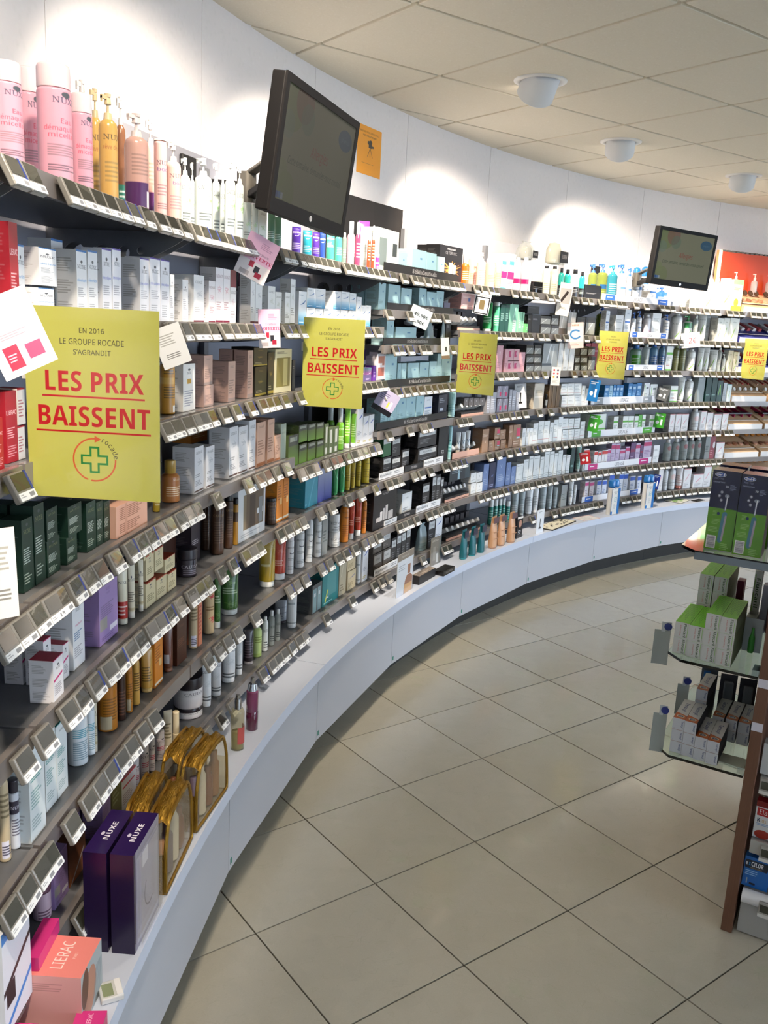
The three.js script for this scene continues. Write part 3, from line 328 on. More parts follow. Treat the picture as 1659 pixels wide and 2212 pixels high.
// ---------------------------------------------------------------- goods: print styles, shapes and stock lists
// style line: key | shape | front | side | top or cap | looks | print marks
const STYLES = `
pinkB|D19|e3a3b4||ecd0d4|pink lotion bottle, pale cap|t NUXE .3 .06 454a60;n .25;t Eau .46 .05 e0566a;t démaquillante .52 .05 e0566a;t micellaire .57 .05 e0566a;l .64 .74 5 9a7d88;l .8 .86 3 6c5a66
pinkP|P|e4b0bd||dcd6d4|pink pump bottle|t NUXE .4 .06 454a60
yelP|P|cfa458||d4bf94|honey yellow pump bottle|t NUXE .4 .06 5a4a3a;t rêve_de_miel .48 .05 a5673c;l .6 .8 5 a98c54
brnP|P|7c5236||c9c4bd|caramel brown pump bottle|r 0 .72 1 .92 2f7a66;l .76 .88 3 dfe8e0
rosP|P|c59c90||d8ccc8|rosy beige pump bottle|r 0 .68 1 1 4c1d57;r .55 .76 .85 .92 f2f0f0;l .4 .62 6 a3827a
palB|D3|dcaca8||dcc4c0|pale pink body bottle|t NUXE .3 .07 4a4050;t body .38 .06 6a4a80;l .55 .7 4 9a7a80;l .78 .86 3 8a6a70
palP|P|cc9c94||d8d2d0|pale rose pump bottle|t NUXE .42 .06 4a4050;t body .5 .05 6a4a80;l .64 .82 5 9a7a80
cauP|P|cdd9d6||dde2e0|white leafy pump bottle|t CAUDALÍE .4 .07 3d4144;u .55 8fc483;l .72 .84 3 5f686a
cauT|T7|ccd8d6||d8dedc|slim white cream tube|u .5 b5d8b0;l .7 .8 2 6a7072
cauG|C|dfe6dd||eef0ea|white carton with leaves|t CAUDALÍE .2 .07 555;u .5 a9c79d;l .7 .85 3 7a8078
grnT|T8|6f9a80||cfd8cf|sage green tube|l .5 .7 4 e8f0ea
bioV|T10|4a2c93||cfd2e6|deep violet tube|t BIOTHERM .2 .08 f0f0fa;s .3 f0f0fa;l .55 .8 4 b9b0e0
bioT|T10|1f7f92||d2e2e4|teal blue tube|t BIOTHERM .2 .08 f0f8fa;s .3 f0f8fa;l .55 .8 4 b0d8e0
bioU|T10|2b49a0||d0d8ec|royal blue tube|t BIOTHERM .25 .08 f0f0fa;s .35 f0f0fa
bioG|T10|3fa286||d0e8e0|sea green tube|l .3 .5 4 d8f0e8;t BIOTHERM .2 .08 e8fff4
bioN|D0|46b394||d8efe6|mint green bottle|l .4 .7 5 d8f5ea
cleB*|B12|a9c4b8||dfe6e4|clear pale green bottle|l .5 .8 4 e8f0ec
piCB|B26|eb9aa8||cfd3d8|pink bottle, silver cap|l .45 .8 5 f7dade
maCB|B26|a83a60||cfd3d8|raspberry bottle, silver cap|l .45 .8 5 f0c0d0
purT|T8|8b3fa3||b77bc8|bright purple tube|t BIOTHERM .25 .09 f4e8fa;s .36 f4e8fa;l .6 .7 2 e0c0ee
orCB|B30|a8421c||d6d8dc|amber orange bottle, silver cap|l .4 .8 6 eec8a0
purS|D22|9b3f9e||f2f2f4|small purple and white bottle|r 0 .5 1 .62 f4f0f6;l .7 .9 3 f0d8f0
winC|C|d6dcd6||e4e6e2|pale gift carton with window|r .12 .22 .45 .85 7d8b8a;r .5 .25 .68 .8 eef2f0;r .72 .3 .92 .6 3d4648;t Biosource .1 .06 8a8f8c
ltbC|C|a9cfd6||b9dbe0|pale aqua carton|l .62 .8 4 7fa6ae;r .55 .28 .7 .34 5b8fb5
blkC|C|1d1d20||2b2b2e|black carton|l .2 .3 2 8d8d90
sprC|C|17161a||242428|black carton with sparks|t SKINCEUTICALS .1 .06 d8d8da;t CE_FERULIC .2 .11 8b8b8f;x .62 f0a24a;r .42 .45 .58 .95 e4dcd2;r .6 .5 .72 .9 efe8e0
vicO|B30|c65a1a||c9ccd0|burnt orange bottle, chrome cap|t V .28 .16 f6e6d6;l .55 .85 5 f0c8a0
peaB|D14|f0b899||f7e6dc|peach lotion bottle|t V .3 .14 fff0e6;l .55 .8 5 d99a78
peaP|P|f2c1a6||f6ece6|peach pump bottle|l .5 .8 6 d9a184
peaT|T9|efb394||f0d5c6|peach cream tube|l .4 .7 5 d99a78
magC|C|f4f4f6||f8f8f8|white carton, magenta band|t Vichy .14 .09 888;r 0 .48 1 .66 d22f86;r .2 .2 .8 .3 65b7c4;l .72 .84 3 aab;b .92 1 55b5b8
magB*|B10|e6e9ee||eceef0|clear bottle, magenta band|r 0 .62 1 .76 c92d80
clrG*|W|e8e6da||d8d8d4|clear gift bag, black label|r 0 .55 1 1 1b1b1e;l .72 .85 2 8a8a8a
yelL|B9|e6e4c6||26262a|pale yellow bottle, black cap|r .1 .3 .9 .5 d2e4dc;l .6 .85 4 b0b096
teaB|B16|1ea79b||1b1c20|turquoise bottle, black cap|b .62 1 1d1e22;l .7 .85 3 8a9a98
whiS|B16|f2f0ea||1d1e22|white bottle, black cap|b .62 1 1d1e22;l .7 .85 3 8a8a88
blkW|C|1a1a1d||262629|black gift box|l .55 .65 2 9a9a9c
oliP*|P|9fae58||3f6fc4|olive pump bottle, blue pump|r .2 .55 .8 .66 3b78c2;l .72 .86 3 c8d08a
tlqP*|P|3f9fb4||2f8fc0|aqua pump bottle, blue pump|l .5 .85 6 c0e4ea
whbP|P|f1f3f6||3a72c8|white pump bottle, blue pump|l .35 .5 3 9aa6b8;r .3 .6 .7 .64 4a7fc8;l .7 .85 4 a8b2c0
blcA|A26|eef1f5||1f6fb2|white spray, blue lid|l .5 .8 4 a0aaba;r .25 .4 .75 .46 3a7ac0
amyP|P|e8d070||2f80c8|small yellow pump bottle|r .15 .35 .85 .8 f2f4f8;r .3 .45 .7 .55 4a80c0
whbT|C|eef2f8||3d78c4|white carton, blue top|b 0 .14 3d78c4;l .4 .8 6 9aa8c0
bluP|P|3f7fd0||2f6fc4|bright blue pump bottle|l .5 .85 4 d0e0f4
whiC|C|f1f2f1||f5f5f4|plain white carton|l .2 .35 3 a8acac;l .6 .8 4 bcc0c0
whiB|D0|e9edef||f2f3f3|plain white bottle|l .5 .8 4 b8bec0
whiT|T9|f1f2f1||e8eae8|plain white tube|w .3 .9 .7 .6 9ccf6a
adeC|C|eef0e8||f2f3ee|white carton, green stroke|w .3 .85 .62 .4 a5cf5e;t A-Derma .18 .08 8c9488;l .88 .95 1 b5b8b0
adeB|B8|eef1ef||f4f5f4|white curvy bottle|w .3 .9 .6 .65 9ccc70;t A-Derma .4 .07 9aa09a
clrB*|B11|d9e0de||e8ecea|clear water bottle|l .5 .75 4 c0caca
adeL|D22|eceeec||f5f6f5|tall white lotion bottle|w .35 .75 .65 .5 7ec26a;l .3 .4 2 b5bab8
ygrC|C|dce9bd||8fd07c|lime carton, yellow sticker|b 0 .16 8fdc86;r 0 .82 1 1 f0c832;c .45 .72 .2 f0c832;t 2€ .74 .1 5a5020;l .25 .35 2 9ab27a
redC|C|a31f2e||8c1a28|red carton|t LIERAC .3 .09 f4dfe2;l .5 .66 5 e6b8be;l .75 .92 5 d89aa2
redW|C|f0eeee||b3202f|white carton, red top|b 0 .05 b3202f;l .3 .8 6 c08088
nuxC|C|f0f3f6||e4e6ea|white carton, blue edge|b 0 .035 2d72b8;t NUXE .24 .07 51565e;n .17;t crème_fraîche .42 .055 4a8fd0;l .52 .66 5 a0a6b0;l .74 .92 6 b4b8c0
nuxV|C|eff1f7||e6e6ee|white carton, violet edge|b 0 .03 4a3a9c;t NUXE .22 .07 51565e;n .15;t crème_prodigieuse .4 .05 5a62c0;l .5 .64 5 a8acb8;l .72 .92 6 b4b8c0
nuxS|C|f1f2f4||ecedf0|slim white carton|t NUXE .25 .06 51565e;n .18;l .45 .7 6 a8acb8;l .8 .92 3 b4b8c0
nuxG|C|f2f2ee||ecece6|white carton, gold square|t NUXE .2 .07 51565e;n .13;r .35 .32 .65 .42 c99c3e;l .55 .9 7 a8acb8
cauC|C|eceef0||e2e4e6|white carton, dark foot|t CAUDALÍE .16 .07 5c6064;v .4 c8ccd2;l .66 .78 3 9a9ea2;b .94 1 6a1430
cauR|C|f1eef1||d8c8ce|white carton, wine foot|t CAUDALÍE .16 .07 8a6a72;v .38 e6bcc6;l .6 .76 4 b49aa2;b .94 1 7c1838
cauM|C|eceef0||7c1434|white carton, wine top|b 0 .32 7c1434;t CAUDALÍE .42 .07 5c5a60;v .6 dcc8d0;l .75 .9 3 a8a0a6
mrnB|D29|eef0f2||7a1232|round white bottle, wine cap|t CAUDALÍE .42 .055 4a4448;v .62 e8d6dc;l .76 .86 3 a8a0a6
cauO|C|e9ecec||dfe2e0|white carton, olive foot|t CAUDALÍE .16 .07 6a6e6c;v .4 d2d6ce;l .62 .8 4 a0a4a0;b .95 1 4a4e2c
hydC|C|f0f4f8||e4ecf2|white carton, blue splash|g .5 1 f0f4f8 2f8cc4;s2 .3 2f66a8;l .1 .14 1 9ab;l .88 .94 1 d8ecf8
lavC|C|6a6780||77748c|muted lavender carton|l .5 .8 3 b0aec0
pouB*|W|cfe0e2||d8e4e4|clear plastic pouch|r .15 .7 .85 1 a9c4c8;l .8 .9 2 8aa0a4
whbC|C|ecf1f5||e6ecf2|white carton, blue print|t URIAGE .15 .07 5a6a84;r .1 .42 .9 .47 3a68b8;l .55 .7 4 9aa8b8;r .3 .8 .7 .92 5a8ad0
dkbC|C|2c3040||353a4c|dark navy carton|l .15 .35 3 a8acb8;r .2 .55 .6 .65 c0c8d8;b .85 1 2f5fb8
vicM|T8|a9d5d2||b8dedb|pale mint tube|t V .25 .12 3a8a90;l .45 .8 5 5aa0a4
pnkC|C|d8a8a4||e0b8b4|pink display carton|r .5 .3 .65 .5 4f74c0;l .15 .3 2 f0dcd8;l .7 .85 2 f0dcd8
gloG|T9|128a3e||e4f2e8|glossy green tube|l .5 .7 4 c8f0d4
gloM|D14|4fae86||eef4f0|green bottle, white cap|l .45 .8 5 d8f0e4
dktC|C|1e5048||286058|dark teal carton|l .3 .6 4 90b8b0
mntC|C|8fd2b4||a4dcc4|mint carton|w .45 .5 .7 .1 c8f0e0;r .45 .55 .8 .98 e4eee8;l .6 .9 4 9ac4b0
mntS|C|9ad9b4||a8e0c0|narrow mint carton|l .4 .8 5 d8f4e4
smgC|C|6fc87a||80d48a|tiny green carton|l .3 .7 3 d8f4dc
palC|C|3c3b3a||d8d2c4|dark palette box, cream edge|r .06 .08 .94 .92 8d918f;w .1 .9 .9 .1 c8ccca;r .06 .08 .94 .3 2a2a2a
silC|C|b8b4ae||c8c4be|silver brown carton|w .2 1 .5 0 e2ded8;r 0 .7 1 1 5c4a40
pnkL|B10|f0eef2||f4f4f6|white bottle, pink foot|g .6 1 f0eef2 ec6a9c
grnP|P|e8efe8||2f9a4a|white pump bottle, green pump|r .1 .3 .9 .5 2f8a48;w .3 .9 .6 .6 8fcf60
adeT|T8|edf0ec||f2f4f1|white tube, green stroke|w .3 .8 .6 .4 9ccf6a;t A-Derma .2 .06 9aa09a
clrC*|C|d2d8d8||dfe4e4|clear plastic carton|l .4 .7 4 a0aaaa
golB|D0|c9902e||e8c060|golden oil bottle|l .1 .25 3 7a5a20;r 0 .3 1 .42 d8aa50;l .46 .7 5 7a5a20;r .5 .82 .95 .95 f4f0e4
gryC|C|6e6a6a||5a5656|dark grey carton|t CAUDALÍE .12 .09 d8d6d4;l .6 .85 4 a8a4a4
mauC|C|c9a79c||8a7c7c|dusty pink carton|t CAUDALÍE .14 .07 7a6462;l .45 .8 6 9a807a;b .9 1 a89490
gopC|C|33302a||3a372f|dark carton, gold ornament|t CAUDALÍE .16 .08 9a824a;o .5 8a7438;b .9 .97 b09a3c;l .78 .88 2 b0a88a
winD|C|dfd8b4||e8e2c4|cream carton, tall window|r .1 .2 .9 .86 8a7f4a;r .5 .22 .75 .84 c9c08a;l .06 .12 2 7a7460
dkvC|C|2e2150||3a2a60|dark violet carton|r .2 .35 .8 .5 c8c4d8;l .6 .8 2 7a70a0
mulC|C|6a5a90||7a6aa0|iridescent violet carton|g 0 .5 4a8a8c b04a9a;s2 .4 f0e8f4;l .75 .9 2 d8c8e8
vioC|C|6a2fa0||7a3fb0|bright violet carton|l .4 .8 4 d8b8f0
facC|C|dcd6dc||e2dce2|pale carton with portraits|r .15 .15 .85 .48 c07862;r .15 .55 .85 .85 b86a58;r .15 .4 .6 .48 f0e8ea
vpkC|C|d8a3ac||e0b0b8|rose pink carton|t V .3 .18 f8e8ea;l .6 .85 4 b88088
vpkG|C|d8a8b0||e4bcc4|pink gift carton|r .1 .2 .5 .7 c02f68;t V .4 .3 f8e8ea
silD|C|9aa0a2||aab0b2|silver mirror display card|w .3 .7 .5 .05 dfe4e6;w .6 .75 .7 .1 c4cacc;r .0 .72 .6 .8 48525c
wht3|C|dfe2e4||e8eaec|tall white carton, tan edge|r .0 0 .05 1 b09a7a;r .3 .42 .7 .6 eef0f2;l .85 .93 2 a0a4a8
grnL*|B14|a8c8b8||3f78c0|clear bottle, green label|r .1 .4 .9 .8 5ab83a;l .5 .7 3 e0f4d8
bluL*|B14|8ab8d4||3470c4|blue bottle, blue label|r .3 .45 1 .8 2f6ab4;l .5 .7 3 d8e8f8
wgrC|C|eef1ec||e8ece6|white carton, green bands|b .25 .34 5fb53a;l .45 .6 3 9aa89a;b .92 1 7cc84e;l .7 .8 2 c08080
oliB*|B10|a3a878||b4b890|olive shower bottle|l .4 .7 4 d0d4a8
adeP|P|e6eae8||f0f2f2|small white pump bottle|w .3 .9 .6 .65 9ccc70
dgrC|C|1d3a2e||7a5a90|dark green carton|t NUXE .18 .08 8a8a5c;n .09;l .4 .62 7 c8d4cc;l .74 .9 4 a8b4a4
salC|C|e8b59c||e0ac94|flat peach carton|l .1 .5 7 a87058;l .6 .9 5 a87058;w .32 0 .32 1 d8a088
glyB*|B26|c9b040||c9a850|yellow oil bottle|l .5 .8 3 f0e4a8
ambB|B30|b5743a||b8933c|amber oil bottle, gold cap|t NUXE .45 .05 e8d8b8;l .6 .85 5 ecd4b0
cauK|C|e8eaee||3a3836|white carton, fine drawing|t CAUDALÍE .14 .07 6a6e74;o .35 c4c8ce;l .58 .66 2 a0a4aa;l .72 .84 4 9ea2a8;b .93 .96 5a4038
ornC|C|d88a2a||e09838|orange carton|l .3 .7 3 f0c888
pchC|C|dcb49c||8a5a44|peach carton, copper foot|t CAUDALÍE .12 .06 8a6450;l .4 .75 6 a87c66;b .9 .97 b06a3c
ggrB|C|9fb0a2||8a9890|grey green carton|t CAUDALÍE .25 .08 6a7a70
olvC|C|4a5a34||5a5e50|dark olive carton|b 0 .35 3a3f38;r .15 .08 .85 .22 8a948a;g .35 1 4c6030 5f8a2c
olvS|C|5a6a48||6a705e|slim olive carton|r .3 .1 .7 .6 c8ccc4;r .3 .75 .7 .95 d8dcd6
gdoB|B32|6cae2e||dfe6ea|green bottle, domed white cap|t BIOTHERM .5 .06 e8f4d8;l .65 .85 4 d0e8b0
gtuT|T12|72b52f||eef0ee|green cream tube|l .3 .7 6 c8e8a0
whlC|C|eceef2||e4e6ea|white carton, blue swoosh|s2 .2 2f4fa8;l .6 .72 3 a8acb8;l .84 .92 2 c8b860
miBC|C|5c5a5c||6a686a|tiny charcoal carton|t V .4 .3 d8d8da
slvS|C|a8aab4||b8bac2|slim silver carton|l .3 .8 5 d8dae0
vpkS|C|9a96a4||a8a4b0|silver carton, pink panel|r .5 .5 .8 .85 d83a6c;w .3 .5 .6 0 d0ccd8
crmC|C|d6ccba||e0d8c8|cream carton|l .25 .4 3 a09884;r .1 .5 .9 .56 e8e0d4
blkB|B30|2a211e||16161a|tiny dark perfume bottle|r .1 .4 .9 .8 d8d4cc
broS|C|6a5236||7a6244|slim bronze carton|w .2 1 .2 0 a88a5c
svrC|C|e8ebea||3c403f|white skincare carton|l .2 .26 1 8a9090;l .42 .55 3 aab0b0;b .8 .82 c8908c
svrS|C|eceeed||444847|slim white skincare carton|l .25 .5 5 a8aeae
svrD|C|dfe3e2||3a3e3d|white carton, grey foot|l .1 .14 1 8a9090;v .55 c4cacb;b .82 .84 8a9090;l .88 .94 1 9aa0a0
blbC|C|2f7ab8||3a88c8|bright blue carton|r .2 .15 .8 .28 b8d8ee;l .4 .7 4 9ac8e8
blcC|C|9ac4dc||a8d0e4|pale blue carton|l .3 .7 4 5a90b0
wliC|C|e9ecec||f0f2f2|white carton, lime line|w .2 .9 .2 .1 9acc70;r .4 .2 .8 .3 7a8080;l .5 .8 4 a8aeae
gryB|C|8f999a||9aa4a5|plain grey divider box|l .1 .2 2 a8b0b0
dteC|C|163c38||1e4a46|very dark teal carton|l .7 .8 2 8ab0aa
dteG|C|183f3a||204c46|dark teal carton, green emblem|w .3 .7 .5 .2 8fd04e;w .7 .7 .5 .2 8fd04e
adeS|C|d8e4e2||7fc0c4|pale carton, teal top|b 0 .06 6ab8bc;w .3 .8 .6 .4 a5cf5e
filG|C|2f6a44||202122|black carton, green front|b 0 .3 c8ccca;t FILORGA .14 .1 44504a
filC|C|2b2a2b||303031|black carton, white label|r .08 .1 .92 .34 c9cccb;t FILORGA .22 .11 55585a;l .5 .8 4 7a7a7c
blk3|C|17191d||222429|black carton, large numeral|t F3 .72 .16 d8dadc
vicS|T6|9fd4d8||b0dfe2|slim aqua tube|l .4 .8 4 5aa4aa
mtuT|T30|dfe4e4||c8bdae|mini white tester tube|t V .4 .2 5a7a90
brvC|C|a88468||b89478|bronze carton|l .2 .35 3 d8c0a8;t V .55 .16 e8d8c8
brvP|C|a07c62||b08c72|bronze carton, pink badge|r .45 .15 .95 .5 d8486c;r .5 .55 .9 .62 a8d8e0;l .7 .9 2 d8c0a8
wgrB|C|e4ebe2||dfe6dc|white pack, green stamp|g .0 1 f0f4ee d8e8d0;c .6 .35 .2 4fb03a;b .62 .68 6cc04a
grnC|C|56b03a||68c04a|green carton|l .3 .7 4 d8f0c8
rosC|C|e9e7e6||dcc8c8|white carton, rosy top|b 0 .05 d89a9a;w .3 .6 .7 .3 e8a8b0;l .7 .9 3 b8b4b4
rosB|B12|e6e8e8||f0ecea|white lotion bottle|c .5 .45 .2 f0d8d4;l .65 .85 3 b8bcbc
mgtC|C|f3f1f3||b0203c|white carton, magenta top|b 0 .03 c8206c;t NUXE .24 .08 585058;n .17;w .05 .5 .9 .42 d02878;l .6 .85 6 a8a0a8
nuxT|C|f2f4f7||c8284c|tall white carton, raspberry top|b 0 .03 c8206c;t NUXE .22 .055 585860;n .17;t nuxellence .42 .04 c04878;l .5 .62 4 6a8ab0;l .7 .85 5 b0b0b8
lilC|C|a58cc4||7a4a78|lilac carton|t NUXE .2 .06 7a60a0;t NUXE .26 .04 7a60a0;l .4 .6 6 86709f;r .05 .6 .42 .78 a8a49e;r .55 .78 .95 .86 ece8f4;l .88 .94 2 7a60a0
nrdT|T10|e8e0c4||e8e2d0|cream tube, red label|t NUXE .25 .06 5a5448;r 0 .58 1 .88 b8281e;l .64 .84 3 f4d8d0
crtT|T12|e4dcc2||ece6d8|cream coloured tube|t NUXE .3 .06 5a5448;n .24;l .5 .7 5 8a8470;w 0 .82 1 .82 c8b890
cryC|C|e6dab2||b04a2c|cream carton, red edge|b 0 .06 b8452a;t NUXE .3 .11 6a6048;n .18;l .5 .8 4 a09468
rveC|C|4a2a1e||5a3626|dark brown carton|t rêve_de_miel .72 .06 c8a890;l .8 .86 1 8a6a58
dkpC|C|332a33||3c323c|dark plum carton|l .5 .62 3 c8c0c8;l .72 .84 3 8a808a
dkjJ|J|2e2832||28232c|dark plum cream jar|t CAUDALÍE .62 .14 d0ccd4;l .72 .92 3 8a8490
drkB|D13|4a3222||17161a|brown glass bottle, black cap|t CAUDALÍE .3 .05 b09468;l .4 .8 9 6a5240
amyB|D13|b8842a||1a181a|amber bottle, black cap|r 0 .3 1 .5 4a341e
frmC|C|e2e6e8||d8dce0|white gift box, window|r .2 .16 .92 .8 6a5844;r .2 .16 .3 .8 8a7a60;r .42 .2 .62 .78 4a3a2a;r .68 .5 .9 .6 eceef0;r .75 .3 .88 .78 8a8e92;o .08 b0b4b8;l .86 .94 2 b8bcc0
orcC|C|e08a2a||f0d8b8|bright orange carton|l .15 .5 6 a85e14;r .55 .45 .85 .6 f0c888;b .9 .95 f2ead8
trqC|C|3f9fb8||4aaac2|turquoise carton|w .3 1 .8 0 62b8ce;c .1 .9 .06 7ac8d8
dbrC|C|8a9cc8||b8c0d0|blue fading carton|g .0 1 b0b8cc 3a48a0
emrT|T8|3fae62||48b86c|emerald green tube|w .2 .2 .8 .5 8ad4a0
yewT|T8|d8b82a||e0c440|mustard yellow tube|l .4 .7 4 a88a18
yewB|B8|dcc02c||e4cc48|yellow lotion bottle|t BIOTHERM .2 .07 7a6a18;s .3 7a6a18;l .5 .8 5 a88a18
fkiC|C|1b1517||262022|large black gift box|t FILORGA .1 .07 c8c2c0;r .3 .55 .4 .8 d8d4d2;r .42 .48 .5 .8 c8c2c0;r .52 .42 .62 .8 d8d0cc;r .64 .6 .85 .82 cfc8c4;r .15 .68 .3 .8 d0c8c4;t SKIN_PERFUSION .93 .04 9a9290
filW|C|d8dee0||c8ced2|pale grey carton|r .1 .1 .9 .9 e2e6e8;t FILORGA .22 .06 5a6064;l .6 .75 2 8a9094
vi3C|C|2a3238||323a40|dark slate display box|r .4 .2 .5 .95 a9c8d4;l .3 .6 3 8a949a;r .75 0 1 1 3a4a50
vwhC|C|e2e5e5||e8eaea|small white carton|t V .4 .25 5a6a74;l .7 .85 2 b0b6b6
vblC|C|6f86b4||7c92be|steel blue carton|t V .3 .16 a8b8d4;l .55 .8 4 9aacc8
vbpC|C|2a3050||343a5c|navy patterned carton|o .5 6a78a8;l .8 .92 2 9aa4c8
tglT|T10|9cc4ba||d0dcd8|pale green tube|l .3 .8 6 7aa89c
urpC|C|efeae8||e8e0e0|white carton, red band|b .06 .22 d83a34;r .2 .3 .8 .5 f4f0f0;l .6 .8 3 c8a8a4;r .3 .82 .7 .95 d85a50
urlC|C|c9b8d0||b8a4c0|lilac carton, pink band|b .08 .24 c0386c;l .4 .65 4 9a80a8
urlD|C|6a4a74||74547e|dark mauve carton|b .3 .42 8a2a50;l .6 .8 3 b8a0c0
clbB*|B14|d8e0de||ece8e6|clear bottle, rosy print|c .5 .4 .16 e0a8ac;l .6 .8 4 b8c0be
mrnC|C|8a3440||9a4450|maroon carton|c .75 .4 .22 d8d0d0;l .6 .85 3 b87880
tealC|C|e8efef||2f8f8c|white carton, teal edge|b 0 .02 2f8f8c;t NUXE .12 .04 5a6468;l .35 .45 4 5aa09c;l .52 .7 6 8ab0ae;l .78 .9 4 a8bcbc
nwhB|D0|e6edf1||eef2f4|white bottle, aqua text|t NUXE .18 .06 4a5868;n .1;l .42 .56 5 4aa0b4;l .6 .9 9 8aa8b4
aorB|D0|c07a26||c88430|amber orange bottle|t NUXE .2 .06 7a4a18;l .4 .8 8 8a5a20;r .04 .72 .4 .95 c8b898
dbnB|D8|3a2218||46281c|dark brown bottle|l .4 .9 8 6a4434
gmyB|D0|d0a04a||d8ac58|golden body bottle|l .3 .7 8 6a4e20
gmyT|T10|cf9a42||d8b068|golden cream tube|l .4 .75 6 7a5a24
bgeB|D0|cdb995||d8c8a8|beige body bottle|l .2 .5 5 8a7a5c;r .1 .75 .5 .95 e8e4f0;l .8 .92 4 4a4658
dkwB|D18|d8dce4||2c2834|white bottle, dark collar|r 0 .3 1 .48 3a3444;t NUXE .4 .06 e8e8f0;l .55 .8 6 6a6878
brtT|T10|6a3a24||7a4a30|brown cream tube|r .1 .6 .5 .8 b8b4b4
brnC|C|4a2616||c05a2a|chocolate carton|t NUXE .2 .06 8a5a40;l .45 .6 4 7a4a34;b .62 .63 7a4a34
crlC|C|d88a6a||e09a7c|slim coral carton|l .2 .8 8 c05048
bgrB|D0|cdb48a||d6c09a|beige bottle, red print|o .25 c83a40;o .7 c83a40;l .45 .55 2 8a6a48
dgtT|T12|3f6a2c||d8dcd6|dark green tube|o .3 7aa05a;l .4 .55 3 b8cca8;o .75 6a944c
mstT|T12|b89a26||e6e8e2|mustard tube, white cap|t CAUDALÍE .2 .07 d8c878;l .5 .6 1 e8dca0
rorT|T16|c4401e||e2e6e8|red orange tube, white cap|o .3 d86a48;l .5 .65 3 f0b8a0
wbiA|A22|eaeef0||f0f2f4|white aerosol can|t BIOTHERM .38 .05 4a5058;s .5 3a4048;l .62 .68 2 9aa4a8;l .8 .9 3 aab2b6
wjrJ|J|eceff0||f2f4f4|white cream jar|t BIOTHERM .5 .16 5a6068;s .68 3a4048;l .78 .92 2 a8aeb2
orbB|B10|d8822a||c8c4be|orange lotion bottle|t BIOTHERM .25 .05 7a4410;s .36 7a4410;l .55 .85 6 a8621c
tauC|C|5c5650||6a645e|taupe carton, white label|r .1 .1 .9 .5 c8cac8;t FILORGA .3 .14 5a5c5c;l .65 .85 2 8a847e
brgC|C|6a3f2a||7a4c34|brown gift carton|g .3 1 6a3f2a c87a4a;w .9 .5 .1 1 d8d0d4
mauJ|J|cdb4c4||6e4a5c|mauve tub, purple lid|l .75 .95 3 6a4a60
blwC|C|e8ecf2||2f86d0|white carton, blue stripes|b 0 .12 2f86d0;w 0 .6 1 .35 22242c;r .1 .55 .4 .75 1c1e24;w 0 .95 1 .7 3a8ad8
olbC|C|7c7a4e||8a885c|olive brown carton|l .3 .6 3 a8a67c
pnwC|C|eee8ea||d8a0ac|white carton, pink edge|b 0 .06 d8404c;w .1 .3 .9 .3 d84858;l .5 .85 5 b8a4ac
npkT|D24|ece2e6||f2eef0|small white lotion bottle|t NUXE .35 .09 5a5058;n .26;l .5 .65 3 d86078;l .75 .9 3 a8a0a8
bgtT|T12|d9ccae||e0d6bc|small beige tube|l .3 .7 5 8a7e60
stkB|D40|d8c7a2||dccdaa|beige balm stick|l .7 .8 1 a8946a
marJ|J|e2dedc||2a2228|marbled jar, black lid|t CAUDALÍE .5 .12 6a6468;g .6 1 eae6e4 d6cccc
cwtT|T12|e8eaea||f0f2f2|white cream tube|t CAUDALÍE .25 .08 3f4346;u .5 d8dcdc;l .75 .88 2 6a6e70
blkT|T10|2a2026||8a8688|black aubergine tube|l .3 .8 7 6a5a64
limB|B18|c3d88a||dce6c8|lime green bottle|l .4 .6 3 8aa050;b .88 1 b0c870
cwbB|B10|e6eae8||f2f4f2|small white bottle|t CAUDALÍE .4 .12 4a4e50;l .7 .9 3 6a6e70
clgB*|B14|c8d0cc||d8dcda|clear grey bottle|t CAUDALÍE .45 .1 4a5052;l .7 .88 3 6a7072
gryT|T10|a9adb4||3a2a34|silver grey tube|t CAUDALÍE .3 .09 3f4348;l .5 .8 4 6a6e74
wbiT|T10|e6eaea||f0f2f2|tall white tube|s .15 3a4048;t BIOTHERM .1 .05 5a6068;l .4 .5 1 a0a8ac;w 0 .88 1 .88 b0b6b8
clkC|C|4a4e50||5a5e60|dark carton, clear front|r .1 .15 .45 .95 7a9aa0;r .55 .15 .9 .95 8aa8ac;r .2 .3 .35 .42 d8dcdc;r .65 .3 .8 .42 d8dcdc
tlwC|C|1f8487||2a9498|teal carton with window|r .3 .2 .85 .78 4f9a9c;w .2 .9 .35 .6 d8d84a;r .25 .78 .4 .82 e8f0f0;l .9 .96 1 a8d8d8
bgcC|C|bdb397||c8bea4|beige carton|w .3 .5 .6 .1 d8d0bc;l .7 .9 3 8a8068
crbC|C|d6c49e||ddcdaa|cream carton, blue swoosh|s2 .3 4a5a9c;l .6 .85 4 a08c64
tcpB|D28|2a8a7e||e8eeec|green bottle, white cap|l .4 .8 4 a8d8d0
gtpT|T10|9aa6a8||a8b2b4|grey cream tube|t SVR .4 .06 4a5658;l .55 .8 4 c8d0d2
wtuT|T10|e4e7e7||eceeee|white hand cream tube|l .35 .7 6 a8b0b2
pkcC|C|ece8ec||f0ecf0|white carton, pink square|b .06 .22 e0609c;l .4 .8 5 b8a8b8
bcpC|C|dfe4ee||5a78c8|white carton, blue square|b .06 .24 3a64c8;l .4 .7 4 8a9cc0
slmT|T14|e6e0de||e08a78|white tube, salmon cap|l .4 .75 4 c8a8a0`;
